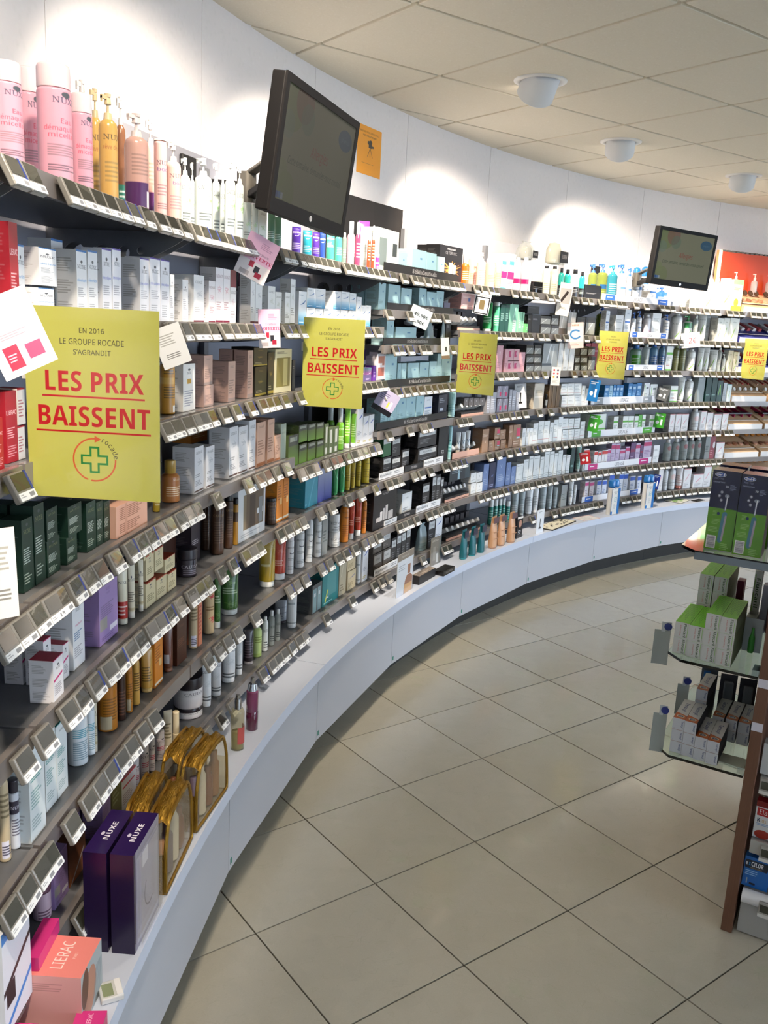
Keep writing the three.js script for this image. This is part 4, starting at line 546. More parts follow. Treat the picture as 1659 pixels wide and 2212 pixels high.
const STOCK = `
A3|redC 1.14 26 79 30
A6|bgeB 1.19 19 157;dkwB 1.50 17 129
A7|blwC 0.39 99 186 0
B1|pinkB 2.48 47 158;pinkB 4.10 58 202;pinkB 4.88 38 178;pinkB 4.99 40 222 150;yelP 5.91 36 206;rosP 7.28 50 204;yelP 7.32 28 253 150;pinkP 7.39 33 272 180;brnP 7.96 21 255 130;palB 8.19 28 174
B2|redC 1.79 30 145 30;nuxC 2.27 27 117;redC 2.51 31 152 84;nuxC 3.07 60 54;nuxC 3.15 68 61 45 58;nuxC 4.37 44 127;nuxC 4.80 45 130;nuxV 5.38 43 139;nuxC 5.45 50 153 150;nuxV 5.81 41 143;nuxV 7.08 46 135;nuxV 7.60 61 140;nuxV 8.12 49 140;nuxS 8.48 26 110
B3|redC 1.81 37 112;redW 2.09 24 54;redW 2.13 25 58 45 56;golB 8.59 38 126
B4|dgrC 2.15 40 124;dgrC 2.55 42 139;dgrC 3.00 46 58 45 63;dgrC 3.02 56 65;dgrC 3.71 47 51;dgrC 3.85 65 57 45 51;dgrC 4.51 44 98;dgrC 4.88 31 90;dgrC 5.18 31 83;salC 6.05 161 68 30;glyB 7.77 17 70
B5|mgtC 2.55 45 80 20;mgtC 3.10 31 88 67;mgtC 3.36 24 70;nuxT 3.88 56 149;mgtC 4.57 47 52 130;lilC 5.18 96 141;nrdT 6.07 23 127;crtT 6.44 17 127;crtT 6.87 12 124;cryC 7.13 46 40 45 119;cryC 7.22 50 61 45 67;cryC 7.26 61 62;cryC 7.71 54 54 45 75;cryC 7.84 62 53;cryC 8.31 66 36 45 54;cryC 8.44 55 47
B6|tealC 1.86 59 199 30;tealC 2.65 44 167;tealC 3.08 49 148;nwhB 4.11 40 138;nwhB 4.45 18 124;crtT 4.56 6 116;aorB 5.47 43 132;dbnB 5.90 21 121;aorB 6.25 16 122;gmyB 6.62 18 117;gmyT 7.30 28 110;orcC 7.66 52 122;brtT 8.45 25 119
B7|mauJ 2.47 34 90;lilC 2.90 60 105;brgC 3.58 77 100;lilC 4.90 47 118;olbC 5.40 56 110;pnwC 6.02 78 80;npkT 6.55 21 87;npkT 7.06 24 94;npkT 7.41 16 92;stkB 7.84 17 143 0;npkT 7.94 26 79;bgtT 8.40 23 111
C1|palP 8.93 36 183;rosP 9.39 27 243 130;cauP 10.60 27 182 100;cauP 10.66 44 183;cauP 11.84 14 195 150;cauP 12.11 29 205;cauP 12.66 25 204;cauP 12.72 23 212 120;cauT 13.19 23 114;cauT 13.63 17 117;cauP 13.83 16 230 160;cauG 13.99 62 116;grnT 14.81 22 109;grnT 15.28 22 104
C2|nuxS 9.20 37 102;cauC 9.98 64 118;cauR 10.76 45 108;cauR 11.21 49 145;cauR 11.66 47 145;cauM 12.08 42 145;cauC 13.39 35 148;cauC 13.80 51 140;mrnB 14.28 40 155 97;cauO 14.71 55 116;cauO 15.21 49 101;cauO 15.89 42 103
C3|nuxG 9.43 77 118;nuxS 10.31 56 112 122;mauC 10.55 62 78 45 58;mauC 10.58 69 57;gryC 11.13 54 110 100;mauC 12.05 56 114;mauC 13.29 45 142;gopC 14.02 100 56 45 93;gopC 14.05 100 91;gopC 14.77 50 133;winD 15.69 137 141
C4|ambB 8.84 47 106;cauK 10.02 64 124;ambB 10.38 16 61 100;cauK 10.72 58 115;cauK 12.23 66 150;ornC 12.74 108 43 180 88;cauK 12.87 71 144;cauK 13.53 51 155;pchC 14.16 73 142;pchC 14.88 55 144;pchC 15.40 51 86;ggrB 15.83 44 118
C5|dkjJ 9.56 54 76 30;rveC 10.02 83 108 130;dkpC 10.74 62 129 88;drkB 11.60 39 166;drkB 11.86 28 151 100;drkB 12.24 27 167;amyB 12.61 16 146;frmC 13.60 206 170;drkB 15.27 35 91 40;orcC 15.66 51 149
C6|brnC 9.01 63 128;bgeB 9.94 24 158;crlC 10.16 24 147;bgrB 11.02 32 157;dgtT 11.46 19 168;dgtT 12.65 54 146;mstT 15.37 54 170
C7|marJ 10.27 82 93 45 29;marJ 10.27 83 31;cwtT 10.86 27 142;cwtT 11.54 31 128;cwtT 12.52 44 137;cwtT 13.05 22 154;blkT 13.86 33 119;limB 14.48 34 125;cwbB 14.97 21 125;clgB 15.48 22 128;clgB 15.95 20 116
D1|bioV 16.73 31 91;bioT 17.58 32 90;bioV 18.19 26 91;bioU 18.67 21 97;bioG 19.40 31 104;bioN 20.01 27 100;cleB 20.40 17 117;piCB 21.07 30 167;maCB 21.56 21 170;orCB 22.47 14 165;orCB 22.83 14 173;purS 22.97 15 65 30
D2|cauO 16.27 41 148;hydC 17.04 66 112;hydC 17.71 69 65 45 62;hydC 17.71 73 60;hydC 18.38 64 58;hydC 18.43 86 68 45 60;hydC 19.10 82 62;hydC 19.80 71 66 45 61;hydC 19.81 66 60;hydC 20.43 62 60;hydC 20.49 78 67 45 62;hydC 21.14 61 65 45 62;hydC 21.14 59 60;hydC 21.69 46 115;hydC 22.12 38 84;hydC 22.54 42 86
D3|blkC 16.48 27 103;mulC 22.01 58 58 35;mulC 22.57 58 56 35;vioC 23.23 29 62 40;dkvC 23.39 52 125 100
D4|olvC 16.63 89 111;olvC 17.37 76 61 45 77;olvC 17.40 72 69;olvC 18.08 74 60 45 74;olvC 18.12 76 66;olvC 18.76 68 60 45 71;olvC 18.81 69 64;olvS 19.32 39 120;olvS 19.72 42 104;olvS 20.16 46 102;gdoB 20.79 33 167;gtuT 21.35 24 163;gdoB 21.62 35 155 130;gtuT 21.86 21 135;whlC 22.22 58 156;whlC 22.76 51 118;whlC 23.26 52 121
D5|orcC 16.15 52 145;drkB 16.75 30 141 120;trqC 18.22 110 125;dbrC 19.03 61 130;dbrC 19.63 66 124;emrT 20.46 24 125;emrT 21.05 26 127;yewT 21.54 22 124;yewT 21.97 19 122;yewB 22.49 23 124;yewB 23.25 36 127
D6|rorT 16.21 48 145;wbiA 16.88 29 159;wbiA 17.72 36 170;wbiA 18.43 27 172;wbiA 19.16 28 166;clrC 19.52 51 168;wjrJ 20.72 45 75 45 63;wjrJ 20.78 46 65;orbB 21.56 38 170;rorT 22.06 22 170;rorT 22.71 29 169;orbB 23.19 22 165
D7|wbiT 17.25 37 168;gryT 17.55 47 85 100;clkC 19.00 91 117;tlwC 20.16 157 157;bgcC 21.25 68 163;crbC 22.00 83 77 45 87;crbC 22.08 83 83;wbiT 22.84 20 155;whlC 23.30 58 166
E1|purT 23.70 47 202 120;winC 23.99 219 172;ltbC 25.39 79 92;ltbC 26.92 142 120;ltbC 27.45 73 128 130;ltbC 28.07 103 118;ltbC 28.99 73 110;blkC 30.27 81 177 160;sprC 30.37 238 173 70
E5|filG 24.84 83 80 45 97;filC 24.92 80 93;filC 25.70 91 87 45 86;gryB 25.74 91 104 150;filC 25.78 88 82;filC 26.66 74 106;filC 28.51 131 147 124;filC 28.70 205 80 45 97;filC 28.81 206 92;blk3 30.30 106 178
E6|fkiC 24.65 240 171 30;filW 27.03 111 115;filC 28.89 78 132;filC 29.69 44 164;filC 30.11 44 158;filC 30.49 31 139
E7|tauC 24.40 92 48 45 102;tauC 24.48 92 98;tauC 25.27 83 79 45 103;tauC 25.37 84 98;filC 26.00 54 134;filC 26.50 50 146;filC 26.96 43 150;filC 27.40 46 160;pouB 29.06 77 139;filC 29.72 69 152;whlC 30.43 76 153
E21|ltbC 23.68 66 109;hydC 24.30 30 132 120;ltbC 24.77 126 109;hydC 24.92 43 134 124;ltbC 25.90 114 100;ltbC 27.43 73 110;ltbC 28.28 96 98;ltbC 29.09 80 107;lavC 29.81 63 57
E22|ltbC 24.56 75 116;ltbC 26.07 205 79;pouB 28.51 65 113;pouB 29.72 33 117;blkC 30.10 51 119
E23|facC 23.91 83 117 45 38;dkvC 24.36 58 122 124 38;ltbC 24.83 114 146;ltbC 25.61 36 104;ltbC 26.03 51 103;ltbC 26.94 111 102;ltbC 27.99 97 103;ltbC 28.82 81 106;ltbC 29.42 45 142;ltbC 30.15 111 144
E24|ltbC 24.39 73 162;ltbC 25.14 84 158;ltbC 26.00 95 153;ltbC 26.90 96 146;ltbC 27.78 79 138;whbC 28.58 83 120;dkbC 30.00 97 122
F1|vicO 31.70 45 151;peaP 33.30 45 172;peaB 33.71 51 161 120;peaB 34.30 53 151;peaT 34.94 33 141;magC 35.79 76 190 82;magB 36.91 41 182;magB 37.71 44 190;magC 37.71 79 210 158
F2|pnkC 31.86 147 76 45 108;gloG 34.31 49 152;gloM 35.05 33 159;dktC 35.44 52 145;dktC 35.89 41 148;mntC 36.54 98 154;mntS 37.25 42 117;mntS 37.57 18 115;smgC 37.75 20 52 30
F3|vpkC 35.45 66 147;vpkC 36.15 40 127;vpkG 36.59 58 64 45 64;vpkG 36.63 64 60;vpkG 37.16 61 64 45 64;vpkG 37.24 64 60;vpkC 37.79 59 111
F4|vicM 31.24 38 128 45 5;miBC 32.38 49 40 45 58;miBC 32.88 49 41 45 55;miBC 33.41 55 41 45 52;miBC 33.99 60 41 45 49;slvS 34.66 39 113;slvS 35.16 62 114;vpkS 35.74 55 67 45 81;vpkS 35.83 60 76;vpkS 36.30 63 68 45 78;vpkS 36.39 58 74;slvS 36.90 32 124;slvS 37.27 42 120;slvS 37.72 49 108
F5|vicS 31.17 19 178;mtuT 32.04 25 135;mtuT 32.54 24 132;mtuT 33.01 24 135;brvC 34.63 69 131;brvC 35.29 58 60;brvP 35.82 61 64 45 65;brvP 35.90 59 60;brvC 36.41 60 55 45 59;brvC 36.50 60 54;brvC 37.25 42 133;brvP 37.87 83 132
F6|vi3C 32.23 235 94 45 101;vwhC 33.67 64 53 45 65;vwhC 33.74 61 60;vwhC 34.29 67 54 45 60;vwhC 34.37 67 54;vblC 34.95 64 153;vbpC 35.61 70 154;vblC 36.51 107 172;vblC 37.31 53 136;vblC 37.86 51 106
F7|tcpB 36.00 30 149;tcpB 36.45 22 147;tcpB 36.86 20 142;tcpB 37.25 20 139;tcpB 37.78 27 116
G1|clrG 38.99 93 146;yelL 39.89 48 165;yelL 40.69 46 169;teaB 41.30 33 164;teaB 42.00 41 162;whiS 42.85 52 170;teaB 43.47 35 160;blkW 44.47 192 86
G2|blkC 38.23 50 104;blkC 38.75 132 44 60 111;blkC 38.90 91 107;palC 39.86 115 48 45 55;palC 39.95 112 53;palC 40.82 87 56 45 55;palC 40.92 84 52;silC 41.70 87 126;silC 42.59 89 138;palC 43.55 99 112;palC 44.56 111 116
G3|palC 38.50 87 52 45 99;palC 38.58 87 46 45 49;palC 38.65 87 45;blkC 38.88 111 146 124;palC 39.33 82 52 45 99;palC 39.39 87 47 45 48;palC 39.47 87 45;silD 40.68 166 165;wht3 41.74 56 169;wht3 42.32 59 170;wht3 42.92 60 172;blkC 43.45 58 52 45 98;palC 43.54 56 46 45 48;palC 43.62 57 44;palC 44.13 82 53 45 98;palC 44.22 82 47 45 48;palC 44.30 82 44;palC 44.94 83 57 45 95;palC 45.07 83 91
G4|crmC 39.84 111 151;blkB 40.78 20 82;broS 41.05 38 141;broS 41.44 42 140;broS 41.86 45 139;svrC 42.44 75 69 45 74;svrC 42.58 71 68;svrC 43.16 78 72 45 72;svrC 43.28 78 68;svrC 43.90 78 73 45 70;svrC 44.02 78 67;svrC 44.54 38 128;svrC 44.94 40 110
G5|svrS 38.64 39 105;svrS 39.02 34 102;svrS 39.38 37 101;svrC 39.82 54 127;svrC 40.39 62 138;svrC 40.99 62 135;svrS 41.51 41 122;svrC 41.95 50 137;svrS 42.42 47 154;svrC 42.91 65 69 45 71;svrC 43.02 65 66;svrC 43.53 65 66 45 71;svrC 43.65 65 66;svrC 44.16 65 66 45 70;svrC 44.27 65 64;svrC 44.81 53 111
G6|svrD 38.50 79 114;svrD 39.14 54 135;svrD 39.65 48 149;svrD 40.25 71 146;svrD 40.84 45 134;svrD 41.32 54 163;svrD 41.84 50 160;svrD 42.30 37 144;svrD 42.73 48 159;svrD 43.18 40 126;svrD 43.61 44 121;dteC 44.07 40 182;tglT 44.88 31 174
G7|gtpT 38.59 47 176;gtpT 39.28 36 170;wtuT 40.10 45 167;wtuT 40.72 33 161;gtpT 41.55 48 164;gtpT 42.21 35 151;gtpT 42.76 30 135;clrC 43.52 66 145;wtuT 44.42 31 166;wtuT 44.80 19 131
H1|oliP 46.12 57 229 150;tlqP 46.78 65 227;oliP 47.14 69 242 150;whbP 47.71 70 239;whbP 48.35 39 221;blcA 49.13 53 235;amyP 49.64 37 204 60;whbT 50.67 70 90;blcA 50.92 62 256 115;whiC 52.41 36 70;bluP 52.51 80 127 84
H2|whbC 46.28 42 164;oliP 47.19 67 190 130;whiC 47.53 87 143;whbC 48.36 70 183;whbP 49.21 33 168;whbP 49.78 39 181;pnkL 50.70 53 161;whiC 51.37 95 173
H3|redC 46.12 56 171 160;redC 46.80 87 173 160;grnL 50.08 78 173;clrB 50.96 54 182;bluL 51.80 56 190
H4|blbC 46.98 54 126;blcC 47.42 37 124;blbC 47.79 34 127;blbC 48.14 37 127;blbC 48.52 42 126;blbC 49.42 47 136;blbC 49.87 45 132;blbC 50.34 54 138;wliC 51.15 67 138;wliC 51.88 81 129
H5|wgrB 46.33 197 152;wgrC 48.29 54 129;wgrC 49.29 64 129;wgrC 49.88 61 127;wgrC 50.45 45 124;grnC 50.84 37 133;wgrC 51.22 35 132;wgrC 52.06 51 129
H6|urpC 45.51 63 146;urpC 46.53 43 126;urpC 46.95 37 119;urpC 47.31 31 125;urpC 47.62 31 125;urlC 47.92 37 131;urlC 48.34 48 165;urlC 48.81 48 162;urlC 49.36 60 118;urlC 49.88 45 134;urlD 50.43 57 159;urlC 50.95 51 152;urlD 51.36 31 137;urlC 51.95 92 167
H7|pkcC 45.90 43 143;pkcC 46.44 51 137;bcpC 47.21 54 138;bcpC 47.78 54 134;bcpC 48.52 57 170;bcpC 49.53 48 165;bcpC 50.02 50 162;bcpC 50.77 60 137;bcpC 51.49 45 131
I1|whiB 53.38 62 108;whiT 54.02 42 112;whiT 54.85 27 116;adeC 55.39 93 96;adeB 56.64 76 243;clrB 57.37 56 227;adeL 58.36 79 234;ygrC 59.21 111 231
I2|whbP 52.66 44 171;adeB 53.91 79 185;grnP 54.97 69 174;clrB 55.61 36 179;adeT 56.39 60 190;clrC 57.39 38 194 109;adeC 57.92 65 172;adeC 58.40 76 199 149;adeC 58.53 65 175;adeC 59.33 106 179
I3|bluL 52.59 48 193;wgrC 53.13 71 172;oliB 54.05 45 182;oliB 54.73 49 184;adeB 55.70 69 160;adeT 56.56 45 172;adeT 57.13 43 175;adeT 57.96 61 159;clrB 58.41 32 178;adeP 58.88 30 131;adeC 59.38 52 159
I4|wgrC 54.04 81 117;adeT 55.00 50 180;adeB 55.86 64 168;gryB 56.78 76 183;dteC 57.56 63 193;dteC 58.15 60 191;dteG 58.73 55 158;clrC 59.24 38 142;adeS 59.71 46 131
I5|rosC 54.21 56 129;rosC 54.84 64 129;rosC 55.54 78 128;rosB 56.86 62 161;rosC 57.43 65 146;rosC 58.09 66 133;rosC 58.90 82 121;rosC 59.66 68 125
I6|whiC 52.93 68 127;clbB 54.39 57 162;clbB 55.24 54 163;clbB 56.09 62 173;clbB 56.80 50 172;clbB 57.49 49 174;clrC 58.24 55 171;mrnC 58.75 52 176;rosC 59.54 94 124
I7|rosC 53.73 51 170;whiB 54.45 36 153;rosB 55.19 55 176;slmT 55.94 47 172;rosC 56.53 84 153;rosC 57.71 114 104;rosC 58.61 83 161;olbC 59.35 72 177
J3|adeC 59.96 62 151`;
const TAGS = `
A1|1.2 1.7
A3|1.0
A4|0.4 0.9 1.4 1.9
A5|0.8
A6|0.2 0.7 1.2
B1|3.0 3.5 4.0 4.5 5.0 5.5 6.1 6.8 7.4 8.0 8.7
B2|7.4 8.1 8.7
B3|7.1 7.6 8.2 8.8
B4|2.2 2.8 3.3 3.8 4.5 5.2 5.7 6.2 6.7 7.2 7.8 8.3
B5|1.5 2.4 2.9 3.5 4.1 4.6 5.1 5.6 6.2 6.7 7.2 7.8 8.5
B6|1.5 2.4 3.1 3.6 4.1 4.6 5.1 5.7 6.3
B7|2.7
C1|9.2 9.7 10.2 10.7 11.2 11.7 12.2 14.5 15.0 15.7 16.2
C2|9.1 9.7 10.5 11.1 11.6 12.2 12.7 14.8 15.3 16.0
C3|9.2 9.7 10.5 11.3 12.3 13.1 13.6 14.1 14.8 16.0
C4|8.8 10.1 12.2 13.0 13.6 14.3 15.1
C5|9.0 9.5 10.4 11.2 12.1 12.6 13.1 14.7 15.3 15.9
C6|9.6 10.3 10.9 11.6 12.9 15.6
C7|9.6 10.5 11.3 13.6 14.3 14.8 15.3 15.9
D1|16.5 17.0 17.5 18.0 18.5 19.5 20.0 20.5 21.0 21.5 22.0 22.5 23.0 23.5
D2|21.1 21.6 22.4
D3|21.3 21.8 22.3 22.8 23.3
D4|16.3 16.9 17.5 18.4 19.0 19.5 20.2 20.8 21.3 21.8 22.4 23.0
D5|16.5 18.0 19.0 20.5 21.6 23.0
D6|16.2 16.9 18.3 19.0 19.8 20.5 21.3 22.2 22.8
D7|16.5 17.0 18.9 21.2 23.3
E1|23.6 24.6 25.6 26.1 26.8 27.5 28.2 28.7 29.2 29.7 30.2
E5|24.2 24.8 25.3 26.7 27.4 28.3 29.8 30.6
E6|23.5 25.5 26.0 26.5 27.2 28.4 29.0 29.6 30.1
E7|24.0 24.7 28.1 30.3
E21|23.4 25.4 27.5 28.0 28.9
E22|24.2 24.7 25.6 26.8 27.3 29.7
E23|23.5 24.0 24.7 25.4 26.1 26.8 27.5 28.1 28.7 29.2 29.9
E24|24.0 26.0 27.3 27.9
F1|31.7 32.5 33.2 33.7 35.6 36.5 37.1 37.8
F2|33.7 34.2 34.8 35.3 35.8 36.3 37.1 37.6
F3|34.8 35.4 35.9 36.4 37.7
F4|31.0 31.5 32.0 34.5 35.2 35.7 36.4 37.0 37.8
F5|31.2 31.7 34.4 35.3 36.4 37.3
F6|30.7 33.7 34.4 35.1 35.7 36.4 37.3 37.9
F7|30.8
G1|39.3 40.0 42.0 42.9 43.6 44.7 45.2
G2|38.7 39.3 40.5 41.4 43.5 44.7
G3|38.5 39.5 42.6 43.7 44.8
G4|39.3 40.5 41.8 42.6 43.1 43.6 44.1 44.6 45.1 45.6 46.1 46.6
G5|38.0 39.2 40.0 40.5 41.5 42.3 43.1 43.7 44.4 45.0
G6|38.5 39.1 39.9 40.4 41.0 41.6 42.8 43.5 44.1 45.0
G7|39.6 41.9 42.8 43.3 43.8 44.3 44.8 45.3 45.8 46.3
H1|45.5 46.0 46.6 47.1 48.4 49.5 51.1 51.6 52.2
H2|48.6 49.2 50.3 51.0 51.7 52.3
H3|49.2 50.3 51.0 51.8 52.3
H4|45.4 46.1 46.7 47.4 48.0 48.7 49.6 50.3 50.9 51.4 52.1
H5|45.7 46.2 46.7 47.2 47.8 48.4 49.1 49.7 50.4 51.0 51.7 52.3
H6|45.6 46.3 47.0 47.6 48.3 48.9 49.6 50.2 51.0 51.7 52.3
H7|45.6 46.3 46.9 49.3 49.8 50.5 51.0
I1|53.4 54.2 54.8 55.7 56.3 56.9 58.1 58.7 59.3
I2|52.8 53.5 55.6 56.1 56.6 57.3 58.1 58.8 59.4
I3|53.2 53.7 55.4 55.9 56.5 57.2 57.8 58.5 59.2 59.8
I4|52.6 53.2 53.7 54.3 54.8 55.4 55.9 56.4 56.9 57.7 58.5 59.1 59.6
I5|53.0 53.7 54.3 54.9 55.7 56.3 56.9 57.6 58.5 59.4
I6|53.0 53.6 54.3 54.8 55.4 56.1 56.6 57.2 57.8 58.4 59.0 59.5
I7|53.1 53.7 54.2 54.9 55.5 56.2 56.8 57.5 58.0 58.5 59.0
J1|60.5 61.0 61.6
J5|59.9`;

const style = {}; STYLES.trim().split('\n').forEach(l => { const [k, shape, f, s, t, looks, ops] = l.split('|'), clear = k.endsWith('*'); style[k.replace('*', '')] = { shape, f: '#' + f, s: '#' + (s || f), t: '#' + (t || f), looks, ops, clear, big: false, a: 0 }; });
const goods = [];
STOCK.trim().split('\n').forEach(l => { const [head, list] = l.split('|'), b = head[0], c = +head.slice(1);
  list.split(';').forEach(it => { const [k, th, w, h, r, base] = it.split(' '); const g = { k, b, c, th: +th, w: w / 1000, h: h / 1000, R: r === undefined || r === '' ? 6.445 : 6.4 + r / 1000, base: (base || 0) / 1000 }; goods.push(g); const s = style[k]; if (!s.a) s.a = g.w / g.h; if (g.th < 24) s.big = true; }); });
// atlases: near goods get large cells, far goods small ones
const ATL = [0, 1].map(k => { const c = document.createElement('canvas'); c.width = c.height = 2048; const x = c.getContext('2d'); x.fillStyle = '#fff'; x.fillRect(0, 0, 2048, 2048); return { c, x, n: 0, S: k ? 186 : 170 }; });
function drawStyle(k, s) {
  const A = ATL[s.big ? 0 : 1], per = Math.floor(2048 / A.S), X = (A.n % per) * A.S, Y = Math.floor(A.n / per) * A.S, S = A.S, x = A.x, W = S * 0.7; A.n++;
  if (Y + S > 2048) throw new Error('atlas full'); s.cell = [X / 2048, Y / 2048, S / 2048];
  x.save(); x.beginPath(); x.rect(X, Y, S, S); x.clip(); x.translate(X, Y);
  fill(x, s.f, 0, 0, W, S); const box = s.shape === 'C', topC = !box || /top|edge|cap/.test(s.looks) ? s.t : s.f; fill(x, s.f, W, 0, S * 0.24, S); fill(x, topC, S * 0.94, 0, S * 0.06, S);
  const sx = Math.max(0.6, 0.7 / Math.min(1.4, s.a));
  x.save(); x.beginPath(); x.rect(0, 0, W, S); x.clip();
  for (const op of s.ops ? s.ops.split(';') : []) {
    const q = op.split(' '), n = q.slice(1).map(Number), col = '#' + q[q.length - 1];
    if (q[0] === 'b') fill(x, col, 0, n[0] * S, W, (n[1] - n[0]) * S);
    else if (q[0] === 't') word(x, q[1].replace(/_/g, ' '), W / 2, n[1] * S, n[2] * S, col, '', q[1] === 'NUXE' || q[1] === 'CAUDALÍE' ? 'serif' : 'sans-serif', W * 0.88, sx);
    else if (q[0] === 'l') lines(x, W * 0.12, n[0] * S, W * 0.72, (n[1] - n[0]) * S, n[2], col);
    else if (q[0] === 'r') fill(x, col, n[0] * W, n[1] * S, (n[2] - n[0]) * W, (n[3] - n[1]) * S);
    else if (q[0] === 'g') { const g = x.createLinearGradient(0, n[0] * S, 0, n[1] * S); g.addColorStop(0, '#' + q[3]); g.addColorStop(1, '#' + q[4]); x.fillStyle = g; x.fillRect(0, n[0] * S, W, (n[1] - n[0]) * S); }
    else if (q[0] === 'c') { x.fillStyle = col; x.beginPath(); x.ellipse(n[0] * W, n[1] * S, n[2] * W * 1.1, n[2] * W * 0.9, 0, 0, 7); x.fill(); }
    else if (q[0] === 'w') { x.strokeStyle = col; x.lineWidth = W * 0.07; x.beginPath(); x.moveTo(n[0] * W, n[1] * S); x.lineTo(n[2] * W, n[3] * S); x.stroke(); }
    else if (q[0] === 'n') { x.fillStyle = '#51565e'; x.beginPath(); x.ellipse(W / 2, n[0] * S, W * 0.1, S * 0.022, 0, 0, 7); x.fill(); x.fillRect(W * .48, n[0] * S, W * .04, S * .03); }
    else if (q[0] === 's') { x.strokeStyle = col; x.lineWidth = S * 0.016; x.beginPath(); x.moveTo(W * .25, n[0] * S); x.quadraticCurveTo(W * .5, (n[0] + .05) * S, W * .8, (n[0] - .03) * S); x.stroke(); }
    else if (q[0] === 's2') { x.fillStyle = col; x.beginPath(); x.moveTo(W * .2, (n[0] + .1) * S); x.quadraticCurveTo(W * .55, (n[0] + .06) * S, W * .85, (n[0] - .05) * S); x.quadraticCurveTo(W * .8, (n[0] + .08) * S, W * .2, (n[0] + .1) * S); x.fill(); }
    else if ('uvo'.includes(q[0])) { x.strokeStyle = col; x.lineWidth = S * .01; for (let i = 0; i < 9; i++) { x.beginPath(); x.moveTo(W * (.3 + .3 * rnd()), (n[0] + .12 * (rnd() - .3)) * S); x.quadraticCurveTo(W * rnd(), (n[0] + .1 * (rnd() - .5)) * S, W * (.4 + .45 * rnd()), (n[0] + .16 * (rnd() - .5)) * S); x.stroke(); } }
    else if (q[0] === 'x') { x.strokeStyle = col; x.lineWidth = 1.5; for (let i = 0; i < 60; i++) { const a = rnd() * 6.3, r = W * (.12 + .4 * rnd()); x.beginPath(); x.moveTo(W * .5, n[0] * S); x.lineTo(W * .5 + Math.cos(a) * r, n[0] * S + Math.sin(a) * r * .7); x.stroke(); } }
  }
  x.restore();
  if (s.shape === 'C' && !s.clear) { const c = new THREE.Color(s.f), g = c.getHSL({}).l; x.globalAlpha = .35; for (let i = 0; i < 3; i++) lines(x, S * .74, S * (.12 + .3 * i), S * .15, S * .2, 6, g > .3 ? '#5a5654' : '#b8b4b0'); x.globalAlpha = 1; }
  x.restore();
}
for (const k in style) if (style[k].a) drawStyle(k, style[k]);
const atlTex = ATL.map(A => { const t = new THREE.CanvasTexture(A.c); t.colorSpace = THREE.SRGBColorSpace; t.anisotropy = 8; return t; });
const GM = [0, 1].map(k => ({ carton: std(0xffffff, 0.42, { map: atlTex[k] }), plastic: phys(0xffffff, 0.28, { map: atlTex[k], clearcoat: 0.3, clearcoatRoughness: 0.2 }), clear: phys(0xffffff, 0.12, { map: atlTex[k], transmission: 0.55, thickness: 0, ior: 1.4 }) }));
const cellUV = (s, zone, a, b) => { const [X, Y, S] = s.cell, z = { f: [0.01, 0.68], s: [0.715, 0.21], t: [0.96, 0.02] }[zone]; return [X + S * (z[0] + z[1] * a), 1 - (Y + S * (0.01 + 0.98 * (1 - b)))]; };
function wrapUV(g, s, zone) {   // front half of a round body carries the front print
  const p = g.attributes.position, uv = new Float32Array(p.count * 2);
  for (let i = 0; i < p.count; i++) { let a = 0.5, b = p.getY(i); if (zone === 'f') { const ph = Math.atan2(p.getX(i), p.getZ(i)); a = Math.min(1, Math.max(0, 0.5 + ph / Math.PI * 1.0)); if (Math.abs(ph) > Math.PI / 2) a = Math.abs(ph) > 0 ? (ph > 0 ? 0.98 : 0.02) : a; } const q = cellUV(s, zone, a, Math.min(1, Math.max(0, b))); uv[i * 2] = q[0]; uv[i * 2 + 1] = q[1]; }
  g.setAttribute('uv', new THREE.BufferAttribute(uv, 2)); return g;
}
const lathe = (pts, n = 26) => new THREE.LatheGeometry(pts.map(q => new THREE.Vector2(...q)), n, Math.PI);
const lerp = (a, b, t) => a + (b - a) * t;
function tubeGeo(y0) {   // round foot to flat crimped top
  const n = 22, rows = [[y0, .46, .46], [y0 + .02, .5, .5], [.3, .5, .47], [.55, .5, .36], [.75, .5, .23], [.9, .5, .1], [.945, .5, .05], [.95, .5, .03], [1, .5, .03]], pos = [], idx = [];
  rows.forEach(([y, a, b]) => { for (let i = 0; i <= n; i++) { const t = Math.PI + i / n * 2 * Math.PI; pos.push(Math.sin(t) * a, y, Math.cos(t) * b); } });
  for (let r = 0; r < rows.length - 1; r++) for (let i = 0; i < n; i++) { const k = r * (n + 1) + i; idx.push(k, k + 1, k + n + 2, k, k + n + 2, k + n + 1); }
  const g = new THREE.BufferGeometry(); g.setAttribute('position', new THREE.Float32BufferAttribute(pos, 3)); g.setIndex(idx); g.computeVertexNormals(); return g;
}
function bagGeo() {
  const n = 28, rows = [[0, .46, .4], [.02, .5, .5], [.3, .5, .48], [.6, .49, .36], [.82, .44, .18], [.9, .3, .08], [.94, .26, .06], [1, .42, .1]], pos = [], idx = [];
  const se = (t, e) => { const c = Math.cos(t), s = Math.sin(t); return [Math.sign(s) * Math.abs(s) ** e, Math.sign(c) * Math.abs(c) ** e]; };
  rows.forEach(([y, a, b]) => { for (let i = 0; i <= n; i++) { const [s, c] = se(Math.PI + i / n * 2 * Math.PI, .5); pos.push(s * a, y, c * b); } });
  for (let r = 0; r < rows.length - 1; r++) for (let i = 0; i < n; i++) { const k = r * (n + 1) + i; idx.push(k, k + 1, k + n + 2, k, k + n + 2, k + n + 1); }
  const g = new THREE.BufferGeometry(); g.setAttribute('position', new THREE.Float32BufferAttribute(pos, 3)); g.setIndex(idx); g.computeVertexNormals(); return g;
}
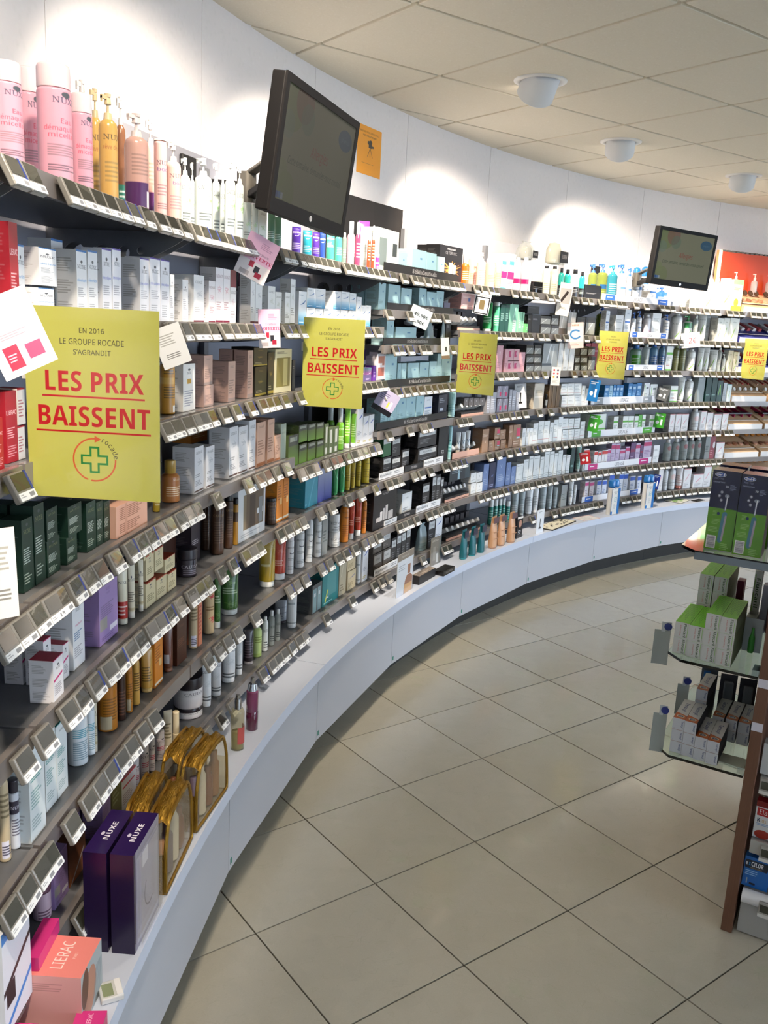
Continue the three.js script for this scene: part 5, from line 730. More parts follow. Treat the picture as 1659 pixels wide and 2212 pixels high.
// each style's pieces, made once: list of [part name, unit geometry, material]; depth is width times deep
function pieces(s) {
  if (s.pieces) return s.pieces;
  const M = GM[s.big ? 0 : 1], m = s.clear ? M.clear : M.plastic, kind = s.shape[0], cf = (+s.shape.slice(1) || 0) / 100; let out, name, deep = 1;
  if (kind === 'C') {
    const g = new THREE.BoxGeometry(1, 1, 1).translate(0, .5, 0), uv = g.attributes.uv, z = ['s', 's', 't', 's', 'f', 's'];
    for (let i = 0; i < 24; i++) uv.setXY(i, ...cellUV(s, z[i >> 2], uv.getX(i), uv.getY(i)));
    out = [['carton', g, s.clear ? M.clear : M.carton]]; name = s.looks.includes('palette') ? 'palette_box' : s.looks.includes('box') ? 'gift_box' : 'carton'; deep = 0;
  } else if (kind === 'D') {
    const t = 1 - cf;
    out = [['body', wrapUV(lathe([[0, 0], [.44, 0], [.49, .012], [.5, .03], [.5, t - .03], [.47, t - .004], [.0, t - .002]]), s, 'f'), m]];
    out.push(['cap', wrapUV(lathe([[.0, t], [.47, t], [.485, t + .01], [.485, 1.0 - .025], [.45, 1], [0, 1]].map(([a, b]) => cf ? [a, b] : [a * .96, t - .004 + (b - t) * 1]).map(([a, b]) => [a, cf ? b : Math.min(1, b)])), s, 't'), M.plastic]);
    if (!cf) { out = [['body', wrapUV(lathe([[0, 0], [.44, 0], [.49, .012], [.5, .03], [.5, .8], [.48, .9], [.4, .955], [.22, .97], [0, .97]]), s, 'f'), m], ['cap', wrapUV(lathe([[0, .965], [.24, .965], [.24, .995], [.2, 1], [0, 1]]), s, 't'), M.plastic]]; }
    name = 'lotion_bottle';
  } else if (kind === 'B') {
    const t = 1 - cf, big = cf > .2;
    out = [['body', wrapUV(lathe([[0, 0], [.44, 0], [.49, .012], [.5, .03], [.5, t - .12], [.47, t - .07], [.36, t - .025], [.24, t - .004], [0, t - .002]]), s, 'f'), m], ['cap', wrapUV(lathe([[0, t - .01], [big ? .3 : .27, t - .01], [big ? .3 : .27, 1 - .02], [.22, 1], [0, 1]]), s, 't'), M.plastic]]; name = 'bottle';
  } else if (kind === 'P') {
    out = [['body', wrapUV(lathe([[0, 0], [.44, 0], [.49, .012], [.5, .03], [.5, .69], [.46, .735], [.3, .765], [.2, .775], [0, .776]]), s, 'f'), m],
      ['pump', wrapUV(join(cyl(.2, .24, .06, 16, 0, .8, 0), cyl(.07, .07, .09, 10, 0, .87, 0), cyl(.16, .19, .055, 16, 0, .935, 0), new THREE.BoxGeometry(.5, .035, .16).translate(-.24, .965, 0), new THREE.BoxGeometry(.06, .05, .13).translate(-.46, .945, 0), cyl(.19, .16, .03, 16, 0, .985, 0)), s, 't'), M.plastic]]; name = 'pump_bottle';
  } else if (kind === 'T') {
    const c = Math.max(.05, cf);
    out = [['body', wrapUV(tubeGeo(c), s, 'f'), m], ['cap', wrapUV(lathe([[0, 0], [.44, 0], [.455, .008], [.46, c - .004], [0, c]]), s, 't'), M.plastic]]; name = 'cream_tube';
  } else if (kind === 'A') {
    const t = 1 - cf;
    out = [['body', wrapUV(lathe([[0, 0], [.46, 0], [.5, .015], [.5, t - .015], [.46, t - .003], [0, t]]), s, 'f'), m], ['cap', wrapUV(lathe([[0, t], [.46, t], [.47, t + .01], [.45, 1 - .09], [.34, 1 - .03], [.16, 1], [0, 1]]), s, 't'), M.plastic]]; name = 'spray_can'; deep = 1;
  } else if (kind === 'J') {
    out = [['body', wrapUV(lathe([[0, 0], [.44, 0], [.485, .02], [.49, .07], [.49, .6], [.46, .63], [0, .63]], 32), s, 'f'), m], ['lid', wrapUV(lathe([[0, .63], [.49, .63], [.5, .65], [.5, .96], [.47, 1], [0, 1]], 32), s, 't'), M.plastic]]; name = 'cream_jar'; deep = 1;
  } else { out = [['bag', wrapUV(bagGeo(), s, 'f'), m]]; name = 'clear_bag'; deep = .5; }
  return s.pieces = { out, name, deep };
}
const nth = n => n + (['th', 'st', 'nd', 'rd'][n % 100 > 10 && n % 100 < 14 ? 0 : n % 10] || 'th');
{
  const by = {}; for (const g of goods) (by[g.b + g.c] ??= []).push(g);
  const make = (g, txt) => {
    const s = style[g.k], { out, name, deep } = pieces(s), d = g.d ?? (deep ? g.w * deep : Math.min(0.075, Math.max(0.035, g.w * 0.95)));
    const pos = P(g.R + d / 2, g.th, levelY(g.b, g.c) + 0.001 + g.base), group = `goods on ${levelTxt(g.b, g.c)} ${BAYTXT[g.b]}`;
    let o;
    const nm = name !== 'carton' ? name : g.w < 0.036 ? 'slim_carton' : g.h / g.w < 1.15 ? 'squat_carton' : 'carton';
    if (out.length === 1) o = solo(nm, out[0][1], out[0][2], txt, name.replace(/_/g, ' '), pos, FACE(g.th) + (g.turn || 0), group);
    else { o = thing(name, txt, name.replace(/_/g, ' ').replace('lotion ', '').replace('cream ', '').replace('pump ', ''), pos, FACE(g.th) + (g.turn || 0), group); for (const [n, geo, m] of out) part(n, geo, m, o); }
    o.scale.set(g.w, g.h, d); shade(o);
  };
  for (const key in by) {
    const L = by[key].sort((p, q) => p.th - q.th), b = L[0].b, c = L[0].c;
    L.forEach((g, i) => {
      g.turn = (rnd() - .5) * 0.06; { const q = P(g.R, g.th, 1), k = { T: .75, D: .3, B: .3, P: .3, A: .3, J: .3 }[style[g.k].shape[0]] ?? 0; g.turn += k * (Math.atan2(-q.x, -q.z) - FACE(g.th)); }
      const s = style[g.k]; make(g, `${s.looks}, ${nth(i + 1)} from left on ${levelTxt(b, c)} ${BAYTXT[b]}`);
      if (s.shape === 'C' && !g.base && g.th < 24 && c >= 3 && g.R < 6.5 && g.w > .03) {
        const d = Math.min(0.075, Math.max(0.035, g.w * 0.95)); if (g.R + d * 2 + .01 < 6.76 && !L.some(q => q !== g && q.R > g.R + .04 && Math.abs(q.th - g.th) < .6)) make({ ...g, R: g.R + d + 0.006, d }, `${s.looks}, behind the ${nth(i + 1)} on ${levelTxt(b, c)} ${BAYTXT[b]}`);
      }
    });
  }
}

// ---------------------------------------------------------------- electronic price tags on the rails
{
  const house = rbx(0.053, 0.047, 0.011, 0.003), scr = bx(0.044, 0.026, 0.002, 0, 0.007, 0.0052), strip = printBox(0.050, 0.0125, 0.002, { pz: 'tag', all: '#e4e6e6' }, false).translate(0, -0.0155, 0.0056), blue = bx(0.006, 0.036, 0.0022, 0.0225, 0.004, 0.0053);
  const hM = phys(0x7e7c76, 0.3, { clearcoat: 0.3 }), sM = phys(0x3a3b34, 0.16, { clearcoat: 0.6 }), bM = std(0x2b3f8c, 0.4), all = [];
  TAGS.trim().split('\n').forEach(l => { const [h, list] = l.split('|'), b = h[0], c = +h.slice(1); list.split(' ').forEach((a, i) => { const at = P(6.3945, +a, levelY(b, c) - 0.02); all.push({ a: +a, b, c, i, at, d: at.distanceTo(camera.position), blue: rnd() < .16 }); }); });
  all.sort((p, q) => p.d - q.d);
  const far = { h: [], s: [], t: [] };
  all.forEach((t, n) => {
    const tilt = -26 * D2R + (rnd() - .5) * .1, yaw = FACE(t.a) + (rnd() - .5) * .1;
    if (n < 300) {
      const o = thing('price_tag', `grey ${t.blue ? 'blue-edged ' : ''}electronic price tag, ${nth(t.i + 1)} on ${levelTxt(t.b, t.c)} ${BAYTXT[t.b]}`, 'price tag', t.at, yaw, 'electronic price tags'); o.rotation.order = 'YXZ'; o.rotation.x = tilt;
      part('housing', house, hM, o); part('display', scr, sM, o); part('paper_strip', strip, MP, o); if (t.blue) part('blue_edge', blue, bM, o); shade(o);
    } else { const M = new THREE.Matrix4().makeRotationFromEuler(new THREE.Euler(tilt, yaw, 0, 'YXZ')).setPosition(t.at); far.h.push(house.clone().applyMatrix4(M)); far.s.push(scr.clone().applyMatrix4(M)); far.t.push(strip.clone().applyMatrix4(M)); }
  });
  const o = thing('distant_price_tags', 'row upon row of small price tags on the farthest shelf edges', 'price tags'); o.userData.kind = 'stuff';
  part('housings', join(...far.h), hM, o); part('displays', join(...far.s), sM, o); part('paper_strips', join(...far.t), MP, o); shade(o);
}

// ---------------------------------------------------------------- yellow signs, wall monitors, notices
const sleeveM = phys(0xffffff, 0.08, { transmission: 1, thickness: 0, ior: 1.3 }), blackM = std(0x1d1c1d, 0.4), chromeM = std(0xc9ccd0, 0.15, { metalness: 1 });
const ordW = ['largest', 'second', 'third', 'fourth', 'fifth'];
[[1.78, 1.488], [16.72, 1.49], [30.7, 1.452], [45.2, 1.498], [60.3, 1.497]].forEach(([a, y], n) => {
  const o = thing('price_sign', n ? `yellow paper sign with red letters, ${ordW[n]} from left, sticking out from shelves` : 'largest yellow paper sign with red letters, nearest the viewer at left', 'sign', P(6.313, a, y - 0.1485), -a * D2R, 'yellow price signs');
  part('sheet', printBox(0.21, 0.297, 0.0012, { pz: 'sign', all: '#b9b95c' }), MPG, o);
  part('plastic_sleeve', bx(0.216, 0.303, 0.0004, 0, 0.1485, 0.0016), sleeveM, o);
  part('clip', bx(0.012, 0.03, 0.006, -0.105, 0.2, -0.003), std(0xc8c8c8, 0.3), o);
  o.rotation.y += [0, 0.16, 0, 0, 0][n]; shade(o);
});
function monitor(C, yaw, pitch, roll, W, H, lit, label, arm) {
  const o = thing('flat_monitor', label, 'monitor', C); o.rotation.order = 'YXZ'; o.rotation.set(pitch, yaw, roll);
  const b = 0.021, cz = -0.022;
  part('casing', rbx(W, H, 0.04, 0.005, 0, 0, cz), phys(0x0b0a0b, 0.6, { specularIntensity: 0.35 }), o);
  part('bezel', join(bx(W, b, 0.006, 0, H / 2 - b / 2, 0), bx(W, b * 1.7, 0.006, 0, -H / 2 + b * .85, 0), bx(b, H - b * 2.7, 0.006, -W / 2 + b / 2, b * .35, 0), bx(b, H - b * 2.7, 0.006, W / 2 - b / 2, b * .35, 0)), phys(0x100f10, 0.6, { specularIntensity: 0.35 }), o);
  part('screen', printBox(W - 2 * b + .002, H - 2.7 * b + .002, 0.003, { pz: 'screen', all: '#202020' }, false).translate(0, b * .35, -0.001), lit, o);
  part('logo', new THREE.CylinderGeometry(0.008, 0.008, 0.002, 16).rotateX(Math.PI / 2).translate(0, -H / 2 + b * .85, 0.0035), std(0xb8babc, 0.3, { metalness: .6 }), o);
  part('mounting_plate', bx(0.12, 0.12, 0.02, 0, 0, cz - 0.03), std(0x2a2a2c, 0.5), o);
  shade(o);
  const m = thing('monitor_arm', arm[0], 'bracket'), bar = (a, c, w, t, mat, nm) => { const d = c.clone().sub(a), g = rbx(w, t, d.length(), 0.004), q = part(nm, g, mat, m); q.position.copy(a.clone().add(c).multiplyScalar(.5)); q.quaternion.setFromUnitVectors(V(0, 0, 1), d.normalize()); };
  const [w0, j1, e] = arm[1]; m.position.copy(w0); const l = q => q.clone().sub(w0), up = V(0, .035, 0), dn = V(0, -.03, 0);
  const grey = std(0x6b6862, 0.3, { metalness: .5 });
  bar(l(w0), l(j1), 0.03, 0.035, blackM, 'rear_arm'); bar(l(j1).add(up), l(e).add(up), 0.03, 0.012, grey, 'upper_link'); bar(l(j1).add(dn), l(e).add(dn), 0.03, 0.022, blackM, 'lower_link');
  const k = part('pivot', cyl(0.03, 0.03, 0.09, 20), grey, m); k.position.copy(l(j1)); const k2 = part('pivot_bolt', cyl(0.014, 0.014, 0.1, 12), blackM, m); k2.position.copy(l(j1)); k2.rotation.z = Math.PI / 2;
  part('wall_plate', rbx(0.09, 0.16, 0.014, .004), blackM, m, null, [0, arm[2], 0]); shade(m);
}
monitor(V(-0.238, 2.065, -2.604), 1.241, 0.117, -0.033, 0.51, 0.34, MPS2, 'large black flat monitor on a folding arm, nearest the viewer', ['folding metal arm holding the nearer black monitor', [P(6.765, 15.2, 2.04), P(6.53, 14.6, 2.015), P(6.335, 13.6, 2.09)], FACE(15.2)]);
monitor(V(1.784, 2.105, -5.619), 0.523, 0.069, -0.029, 0.51, 0.34, MPS, 'smaller looking black monitor at far right above the shelves', ['metal arm holding the farther black monitor', [P(6.765, 48.6, 2.0), P(6.45, 48.9, 1.99), P(6.115, 47.9, 2.09)], FACE(48.6)]);
{ const g = printBox(0.225, 0.215, 0.0012, { pz: 'poster', all: '#e09834' }, false); const o = solo('surveillance_notice', g, MPG, 'orange paper notice with camera picture taped on the white wall', 'notice', P(6.8285, 28.4, 2.422), FACE(28.4)); shade(o); }
// hanging and clipped promotion cards: [region, angle, y, w, h, radius, lean, label, face shift]
[['cardRed', -0.95, 1.603, 0.068, 0.095, 6.30, 0.42, 'bright white promotion card with red cartons printed on it, at left edge'],
 ['cardWhite', 7.1, 1.562, 0.066, 0.09, 6.385, 0.36, 'cream folded card beside right edge of the largest sign'],
 ['cardPink', 12.3, 1.792, 0.095, 0.12, 6.385, -0.42, 'folded pink offer card hanging from top shelf, left of monitor'],
 ['cardPink', 13.25, 1.6, 0.066, 0.112, 6.385, 0.06, 'upright pink offer card on second shelf edge, left of second sign'],
 ['cardSilver', 26.1, 1.663, 0.1, 0.085, 6.385, -0.35, 'tilted silver price card among pale aqua cartons'],
 ['cardLilac', 23.3, 1.304, 0.095, 0.1, 6.385, -0.5, 'tilted lilac card with black foot, right of second sign'],
 ['cardSmall', 28.8, 1.525, 0.04, 0.1, 6.385, 0.12, 'narrow white card hanging left of third sign'],
 ['cardFrame', 32.2, 1.748, 0.085, 0.105, 6.385, -0.12, 'black framed price card above the third sign'],
 ['cardBrush', 40.7, 1.817, 0.08, 0.19, 6.385, -0.1, 'large white card with brush picture on top shelf edge'],
 ['cardRing', 42.2, 1.61, 0.1, 0.155, 6.385, 0.1, 'pale card with blue ring, left of fourth sign'],
 ['cardDots', 40.5, 1.364, 0.055, 0.11, 6.385, 0, 'small white card with coloured dots on third shelf edge'],
 ['cardEuro', 54.35, 1.613, 0.13, 0.105, 6.385, 0.15, 'white card reading minus two euros, right of fourth sign'],
 ['flyB', 44.94, 1.266, 0.07, 0.14, 6.40, -0.1, 'bright blue flyer clipped below the fourth sign'],
 ['flyG', 45.3, 1.051, 0.07, 0.11, 6.40, -0.12, 'green flyer clipped left on the fifth shelf'],
 ['flyG', 52.3, 1.042, 0.075, 0.106, 6.40, -0.1, 'green flyer clipped right on the fifth shelf'],
 ['flyR', 44.75, 0.824, 0.07, 0.08, 6.40, 0.2, 'red flyer clipped on the sixth shelf'],
 ['flyK', 52.32, 1.229, 0.08, 0.09, 6.40, -0.25, 'grey flyer clipped on the fourth shelf'],
 ['flyN', 52.72, 0.593, 0.047, 0.108, 6.40, -0.1, 'navy blue card just right of the second blue-lidded can'],
 ['counterCard', 37.86, 1.25, 0.069, 0.142, 6.44, 0.1, 'tall white card with dark brush picture on fourth shelf'],
 ['cardWhite', -0.85, 1.30, 0.03, 0.12, 6.33, 0.02, 'bright white leaflet corner at left edge above clear tags']].forEach(([r, a, y, w, h, R, lean, label]) => {
  const at = P(R, a, y), o = solo('promotion_card', printBox(w, h, 0.0012, { pz: r, all: '#dcd8d4' }, false), MPG, label, 'card', at, 0, 'promotion cards on the shelf edges');
  o.rotation.order = 'YXZ'; o.rotation.set(0, lerp(FACE(a), Math.atan2(-at.x, -at.z), 0.75), lean); shade(o);
});
// printed fascias along shelf fronts: [region, a0, a1, y0, y1, label]
[['fascSC', 23.6, 30.5, 1.842, 1.878, 'black fascia with white lettering on top shelf'], ['fascSC', 24, 30.3, 1.688, 1.716, 'plain looking black fascia on second shelf'], ['fascSC', 23.8, 29.7, 1.541, 1.57, 'black fascia with white lettering on third shelf'], ['fascSC', 24, 30.4, 1.357, 1.388, 'black fascia with white lettering on fourth shelf'], ['fascSC', 23.6, 30.4, 1.175, 1.206, 'black fascia with white lettering on fifth shelf'],
 ['fascF', 23.9, 26.2, 0.953, 0.982, 'left white name strip on sixth shelf'], ['fascFb', 26.3, 28.1, 0.953, 0.98, 'short black name strip on sixth shelf'], ['fascF', 28.2, 30.1, 0.953, 0.984, 'right white name strip on sixth shelf'], ['fascF', 24.6, 25.8, 0.73, 0.752, 'small white name strip on seventh shelf'], ['fascFb', 25.9, 27.6, 0.73, 0.755, 'black name strip on seventh shelf'], ['fascF', 27.7, 30.1, 0.73, 0.762, 'long white name strip on seventh shelf'], ['fascF', 23.9, 26.4, 0.51, 0.54, 'white name strip on lowest shelf'],
 ['urB', 45.35, 52.5, 1.842, 1.88, 'white and blue tray front on top shelf'], ['urB', 48.6, 52.5, 1.616, 1.652, 'white and blue tray front on second shelf'], ['urB', 48.6, 52.5, 1.396, 1.432, 'white and blue tray front on third shelf'], ['urN', 45.3, 52, 1.17, 1.216, 'white and grey tray front on fourth shelf'], ['urG', 45.35, 52.4, 0.953, 0.996, 'white and green tray front on fifth shelf'], ['urP', 45.35, 52.4, 0.73, 0.772, 'white and magenta tray front on sixth shelf'], ['urB', 45.35, 51.6, 0.51, 0.548, 'white and blue tray front on seventh shelf']].forEach(([r, a0, a1, y0, y1, label]) => {
  const R = 6.4285, a = (a0 + a1) / 2, w = 2 * R * Math.sin((a1 - a0) / 2 * D2R), mid = R * Math.cos((a1 - a0) / 2 * D2R);
  const o = solo('shelf_fascia', printBox(w, y1 - y0, 0.003, { pz: r, all: r.startsWith('ur') || r === 'fascF' ? '#dfe2e8' : '#1a1817' }, false), MP, `${label} ${BAYTXT['ABCDEFGHI'[EDGE.findIndex(e => e > a) - 1]]}`, 'fascia', P(Math.max(mid, 6.4275 - .0), a, (y0 + y1) / 2), FACE(a)); shade(o);
});
// tester trays with white-capped tubes: [a, level, width, height behind, front colour, number, label]
const trayM = std(0x1c1b1e, 0.4), peachM = std(0xd9ab98, 0.45), capM = std(0xd4d6d6, 0.25);
[[31.9, 2, 0.25, 0.1, 5, 'black tester tray above the third sign'], [32.9, 4, 0.25, 0.05, 5, 'black tester tray under third sign'], [32.5, 5, 0.3, 0.04, 5, 'tester tray with pink front on fifth shelf'], [31.9, 6, 0.27, 0.1, 6, 'black tester tray on sixth shelf'], [33.0, 7, 0.42, 0.2, 7, 'tall black tester stand on lowest shelf']].forEach(([a, c, w, h, n, label]) => {
  const o = thing('tester_tray', label + ', bay of third sign', 'tray', P(6.435, a, LEVEL[c] + 0.001), FACE(a));
  part('tray_base', bx(w, 0.025, 0.12, 0, 0.0125, -0.06), trayM, o); part('back_board', bx(w, h, 0.012, 0, h / 2, -0.126), trayM, o);
  part('pink_front', bx(w, c === 5 ? 0.032 : 0.012, 0.003, 0, c === 5 ? 0.018 : 0.008, 0.0015), peachM, o);
  for (let i = 0; i < n; i++) { const q = part('tester', cyl(0.0125, 0.0125, 0.06, 14), capM, o, [-w / 2 + (i + .5) * w / n, 0.045, -0.04], [1.05, 0, 0]); if (h > .08) part('tester_box', printBox(w / n * .7, 0.035, 0.03, { pz: '#4a4648', all: '#39363a' }), MP, o, [-w / 2 + (i + .5) * w / n, 0.058, -0.1]); }
  shade(o);
});
// clear gift bags stacked on the top shelf
[['tall clear gift bag with white towel, highest on the top shelf', 40.9, 0.185, 0.165, 2.02, 6.5], ['grey translucent gift bag left of the highest bag', 39.0, 0.12, 0.1, 2.03, 6.56]].forEach(([label, a, w, h, y, R], n) => {
  const o = thing('gift_bag', label, 'bag', P(R, a, y), FACE(a)); const b = part('bag', bagGeo(), phys(0xe6e8e6, .1, { transmission: .8, thickness: 0, ior: 1.3 }), o); b.scale.set(w, h, .1);
  const s = part('towel', lathe([[0, 0], [.4, 0], [.48, .1], [.46, .6], [.3, .85], [0, .9]]), std(n ? 0x9a9a94 : 0xe8e2cc, .9), o); s.scale.set(w * .75, h * .85, .08); part('card_label', printBox(w * .5, h * .4, .002, { pz: 'boxText', all: '#161616' }), MP, o, [w * .2, 0.01, .052]); shade(o);
});
{ const o = thing('acrylic_riser', 'clear acrylic riser under the highest gift bags', 'riser', P(6.55, 40.1, 1.839), FACE(40.1)); part('plate', bx(.34, .006, .13, 0, .178, 0), sleeveM, o); for (const x of [-.16, .16]) part('leg', bx(.006, .175, .12, x, .0875, 0), sleeveM, o); shade(o); }

// ---------------------------------------------------------------- goods on the white ledge
const LY = 0.4335;
const onLedge = (R, a) => P(R, a, LY);
[[2.56, 6.361, 'left one of two tall dark violet gift boxes on ledge'], [2.56, 6.309, 'right one of two tall dark violet gift boxes on ledge']].forEach(([a, R, label], n) => {
  // narrow ends towards the viewer, window side to the aisle
  const o = thing('gift_box', label, 'gift box', P(R, a + 0.62, LY), FACE(a + 0.62), 'violet gift boxes');
  part('lid_box', printBox(0.145, 0.212, 0.045, { py: 'violetTop', pz: n ? 'violetFront' : '#241640', all: '#1f1438' }), MPG, o);
  if (n) part('clear_window', bx(0.125, 0.19, 0.008, 0.006, 0.105, 0.027), phys(0xffffff, .06, { transmission: 1, thickness: 0 }), o); shade(o);
});
// gold trimmed clear toiletry bags
const goldM = std(0xa8812f, 0.32, { metalness: .75, bumpMap: noiseTex(128, (x, s) => { x.fillStyle = '#777'; x.fillRect(0, 0, s, s); for (let i = 0; i < 500; i++) { x.fillStyle = rnd() < .5 ? '#ddd' : '#222'; x.globalAlpha = .4; x.fillRect(rnd() * s, rnd() * s, 3 + rnd() * 8, 2 + rnd() * 5); } x.globalAlpha = 1; }, false), bumpScale: 0.004 }), clearM = phys(0xf4efe0, 0.08, { transmission: .95, thickness: 0, ior: 1.4 });
const pouchSide = (w, h) => { const s = new THREE.Shape(); s.moveTo(-w / 2, 0); s.lineTo(w / 2, 0); s.lineTo(w / 2 * .98, h * .55); s.quadraticCurveTo(w * .42, h * .92, w * .3, h * .96); s.lineTo(-w * .3, h * .96); s.quadraticCurveTo(-w * .42, h * .92, -w / 2 * .98, h * .55); s.closePath(); return s; };
[[5.05, 6.308, 'front near clear toiletry bag with gold trim'], [7.15, 6.306, 'front far clear toiletry bag with gold trim'], [5.25, 6.368, 'rear near clear toiletry bag with gold trim'], [7.35, 6.366, 'rear far clear toiletry bag with gold trim']].forEach(([a, R, label], n) => {
  const o = thing('toiletry_bag', label, 'bag', onLedge(R, a), FACE(a) + [0.05, -0.04, 0.08, 0][n], 'gold trimmed toiletry bags'), w = 0.205, h = 0.17, d = 0.04, s = pouchSide(w, h);
  const pts = s.getPoints(10).map(p => [p.x, p.y]);
  for (const z of [d / 2, -d / 2]) {
    part('clear_wall', new THREE.ShapeGeometry(s, 8).translate(0, 0.004, z), clearM, o);
    const c = new THREE.CatmullRomCurve3(pts.map(([x, y]) => V(x, y + 0.006, z)), true, 'catmullrom', .1); part('gold_piping', new THREE.TubeGeometry(c, 60, 0.0042, 6, true), goldM, o);
  }
  part('bottom', bx(w * .98, 0.003, d, 0, 0.003, 0), clearM, o);
  const top = new THREE.PlaneGeometry(w * .86, d + .006, 24, 4).rotateX(-Math.PI / 2), p = top.attributes.position; for (let i = 0; i < p.count; i++) p.setY(i, h * .97 + .012 * Math.cos(p.getZ(i) / d * 3) + .006 * Math.sin(p.getX(i) * 90 + n) * Math.cos(p.getZ(i) * 200) - .02 * Math.abs(p.getX(i) / w * 2) ** 3); top.computeVertexNormals();
  part('gold_zip_top', top, goldM, o);
  for (const sx of [-1, 1]) part('gold_end', bx(0.003, h * .55, d, sx * w * .49, h * .28, 0), sx < 0 ? goldM : clearM, o);
  const fillM = [std(0x9a6a3c, .5), std(0x6a5a6a, .5), std(0xd8cfc0, .5), std(0x7a4a2c, .5)];
  for (let i = 0; i < 4; i++) { const q = part('sample_bottle', lathe([[0, 0], [.46, 0], [.5, .03], [.5, .72], [.3, .8], [.3, 1], [0, 1]], 16), fillM[(i + n) % 4], o, [-w * .34 + i * w * .22, 0.006, 0]); q.scale.set(.032, .1 + .02 * ((i * 7 + n) % 3), .026); }
  shade(o);
});
{ // two slim perfume sprays
  const glass = phys(0xe8e4d0, .05, { transmission: .9, thickness: 0, ior: 1.45 });
  let o = thing('perfume_bottle', 'clear perfume spray with pale yellow liquid and pink label on ledge', 'perfume', onLedge(6.328, 10.05), FACE(10.05));
  part('glass', lathe([[0, 0], [.5, 0], [.5, .7], [.4, .76], [0, .77]], 24), glass, o).scale.set(.038, .16, .038);
  part('liquid', lathe([[0, .02], [.44, .02], [.44, .33], [0, .33]], 24), phys(0xc9c06a, .1, { transmission: .5, thickness: 0 }), o).scale.set(.038, .16, .038);
  part('label', new THREE.CylinderGeometry(.0196, .0196, .05, 20, 1, true, -1.2, 2.4).translate(0, .045, 0), std(0xb8504a, .4, { side: THREE.DoubleSide }), o); part('sprayer', join(cyl(.009, .011, .03, 16, 0, .137, 0), cyl(.006, .006, .014, 12, 0, .156, 0)), chromeM, o); shade(o);
  o = thing('perfume_bottle', 'magenta to clear perfume spray standing beside the clear one', 'perfume', onLedge(6.33, 11.2), FACE(11.2));
  part('glass_lower', lathe([[0, 0], [.5, 0], [.5, .36], [0, .36]], 24), phys(0x561233, .1, { clearcoat: .8 }), o).scale.set(.036, .16, .036);
  part('glass_upper', lathe([[0, .36], [.5, .36], [.5, .74], [.46, .77], [0, .78]], 24), phys(0x9c4a78, .08, { transmission: .45, thickness: 0, clearcoat: .8 }), o).scale.set(.036, .16, .036);
  part('sprayer', join(cyl(.012, .016, .02, 18, 0, .134, 0), cyl(.006, .006, .02, 12, 0, .153, 0)), chromeM, o); shade(o);
}
{ // coral box and pink cartons at the left front corner
  let o = solo('gift_box', printBox(0.098, 0.104, 0.11, { py: 'coralTop', pz: 'coralFront', nx: 'coralSide', all: '#d8a29a' }), MP, 'large coral topped box with face picture at lower left', 'gift box', P(6.372, 1.28, LY), FACE(1.28)); shade(o);
  o = solo('carton', printBox(0.1, 0.026, 0.028, { all: '#d83a86', px: '#c9c4c6', nx: '#c22a72' }), MPG, 'slim hot pink carton lying on the coral box', 'carton', P(6.408, 1.36, LY + 0.1045), FACE(1.36) + 0.05); shade(o);
  [[6.395, 0.25, 'left hot pink carton at bottom edge, lettered top'], [6.345, 0.25, 'right hot pink carton at bottom edge, lettered top']].forEach(([R, a, l]) => { const q = solo('carton', printBox(0.045, 0.05, 0.044, { py: 'hotPink', all: '#c9307a' }), MPG, l, 'carton', P(R, a, LY), FACE(a), 'hot pink cartons'); shade(q); });
  o = solo('carton', printBox(0.04, 0.035, 0.05, { py: 'hotPink', all: '#d4407e' }), MPG, 'small pink carton at ledge edge below coral box', 'carton', P(6.30, 0.72, LY), FACE(0.7) + .1); shade(o);
  o = thing('price_tag', 'loose white and green price tag lying on ledge', 'price tag', P(6.297, 1.6, LY + 0.006), FACE(1.6) + .5); part('housing', rbx(.045, .012, .04, .003), std(0xd0d2d0, .4), o); part('display', bx(.03, .002, .018, -.002, .0065, -.006), std(0x8f9a78, .2), o); part('paper_strip', bx(.04, .002, .01, 0, .0065, .013), std(0xf0f0f0, .5), o); shade(o);
}
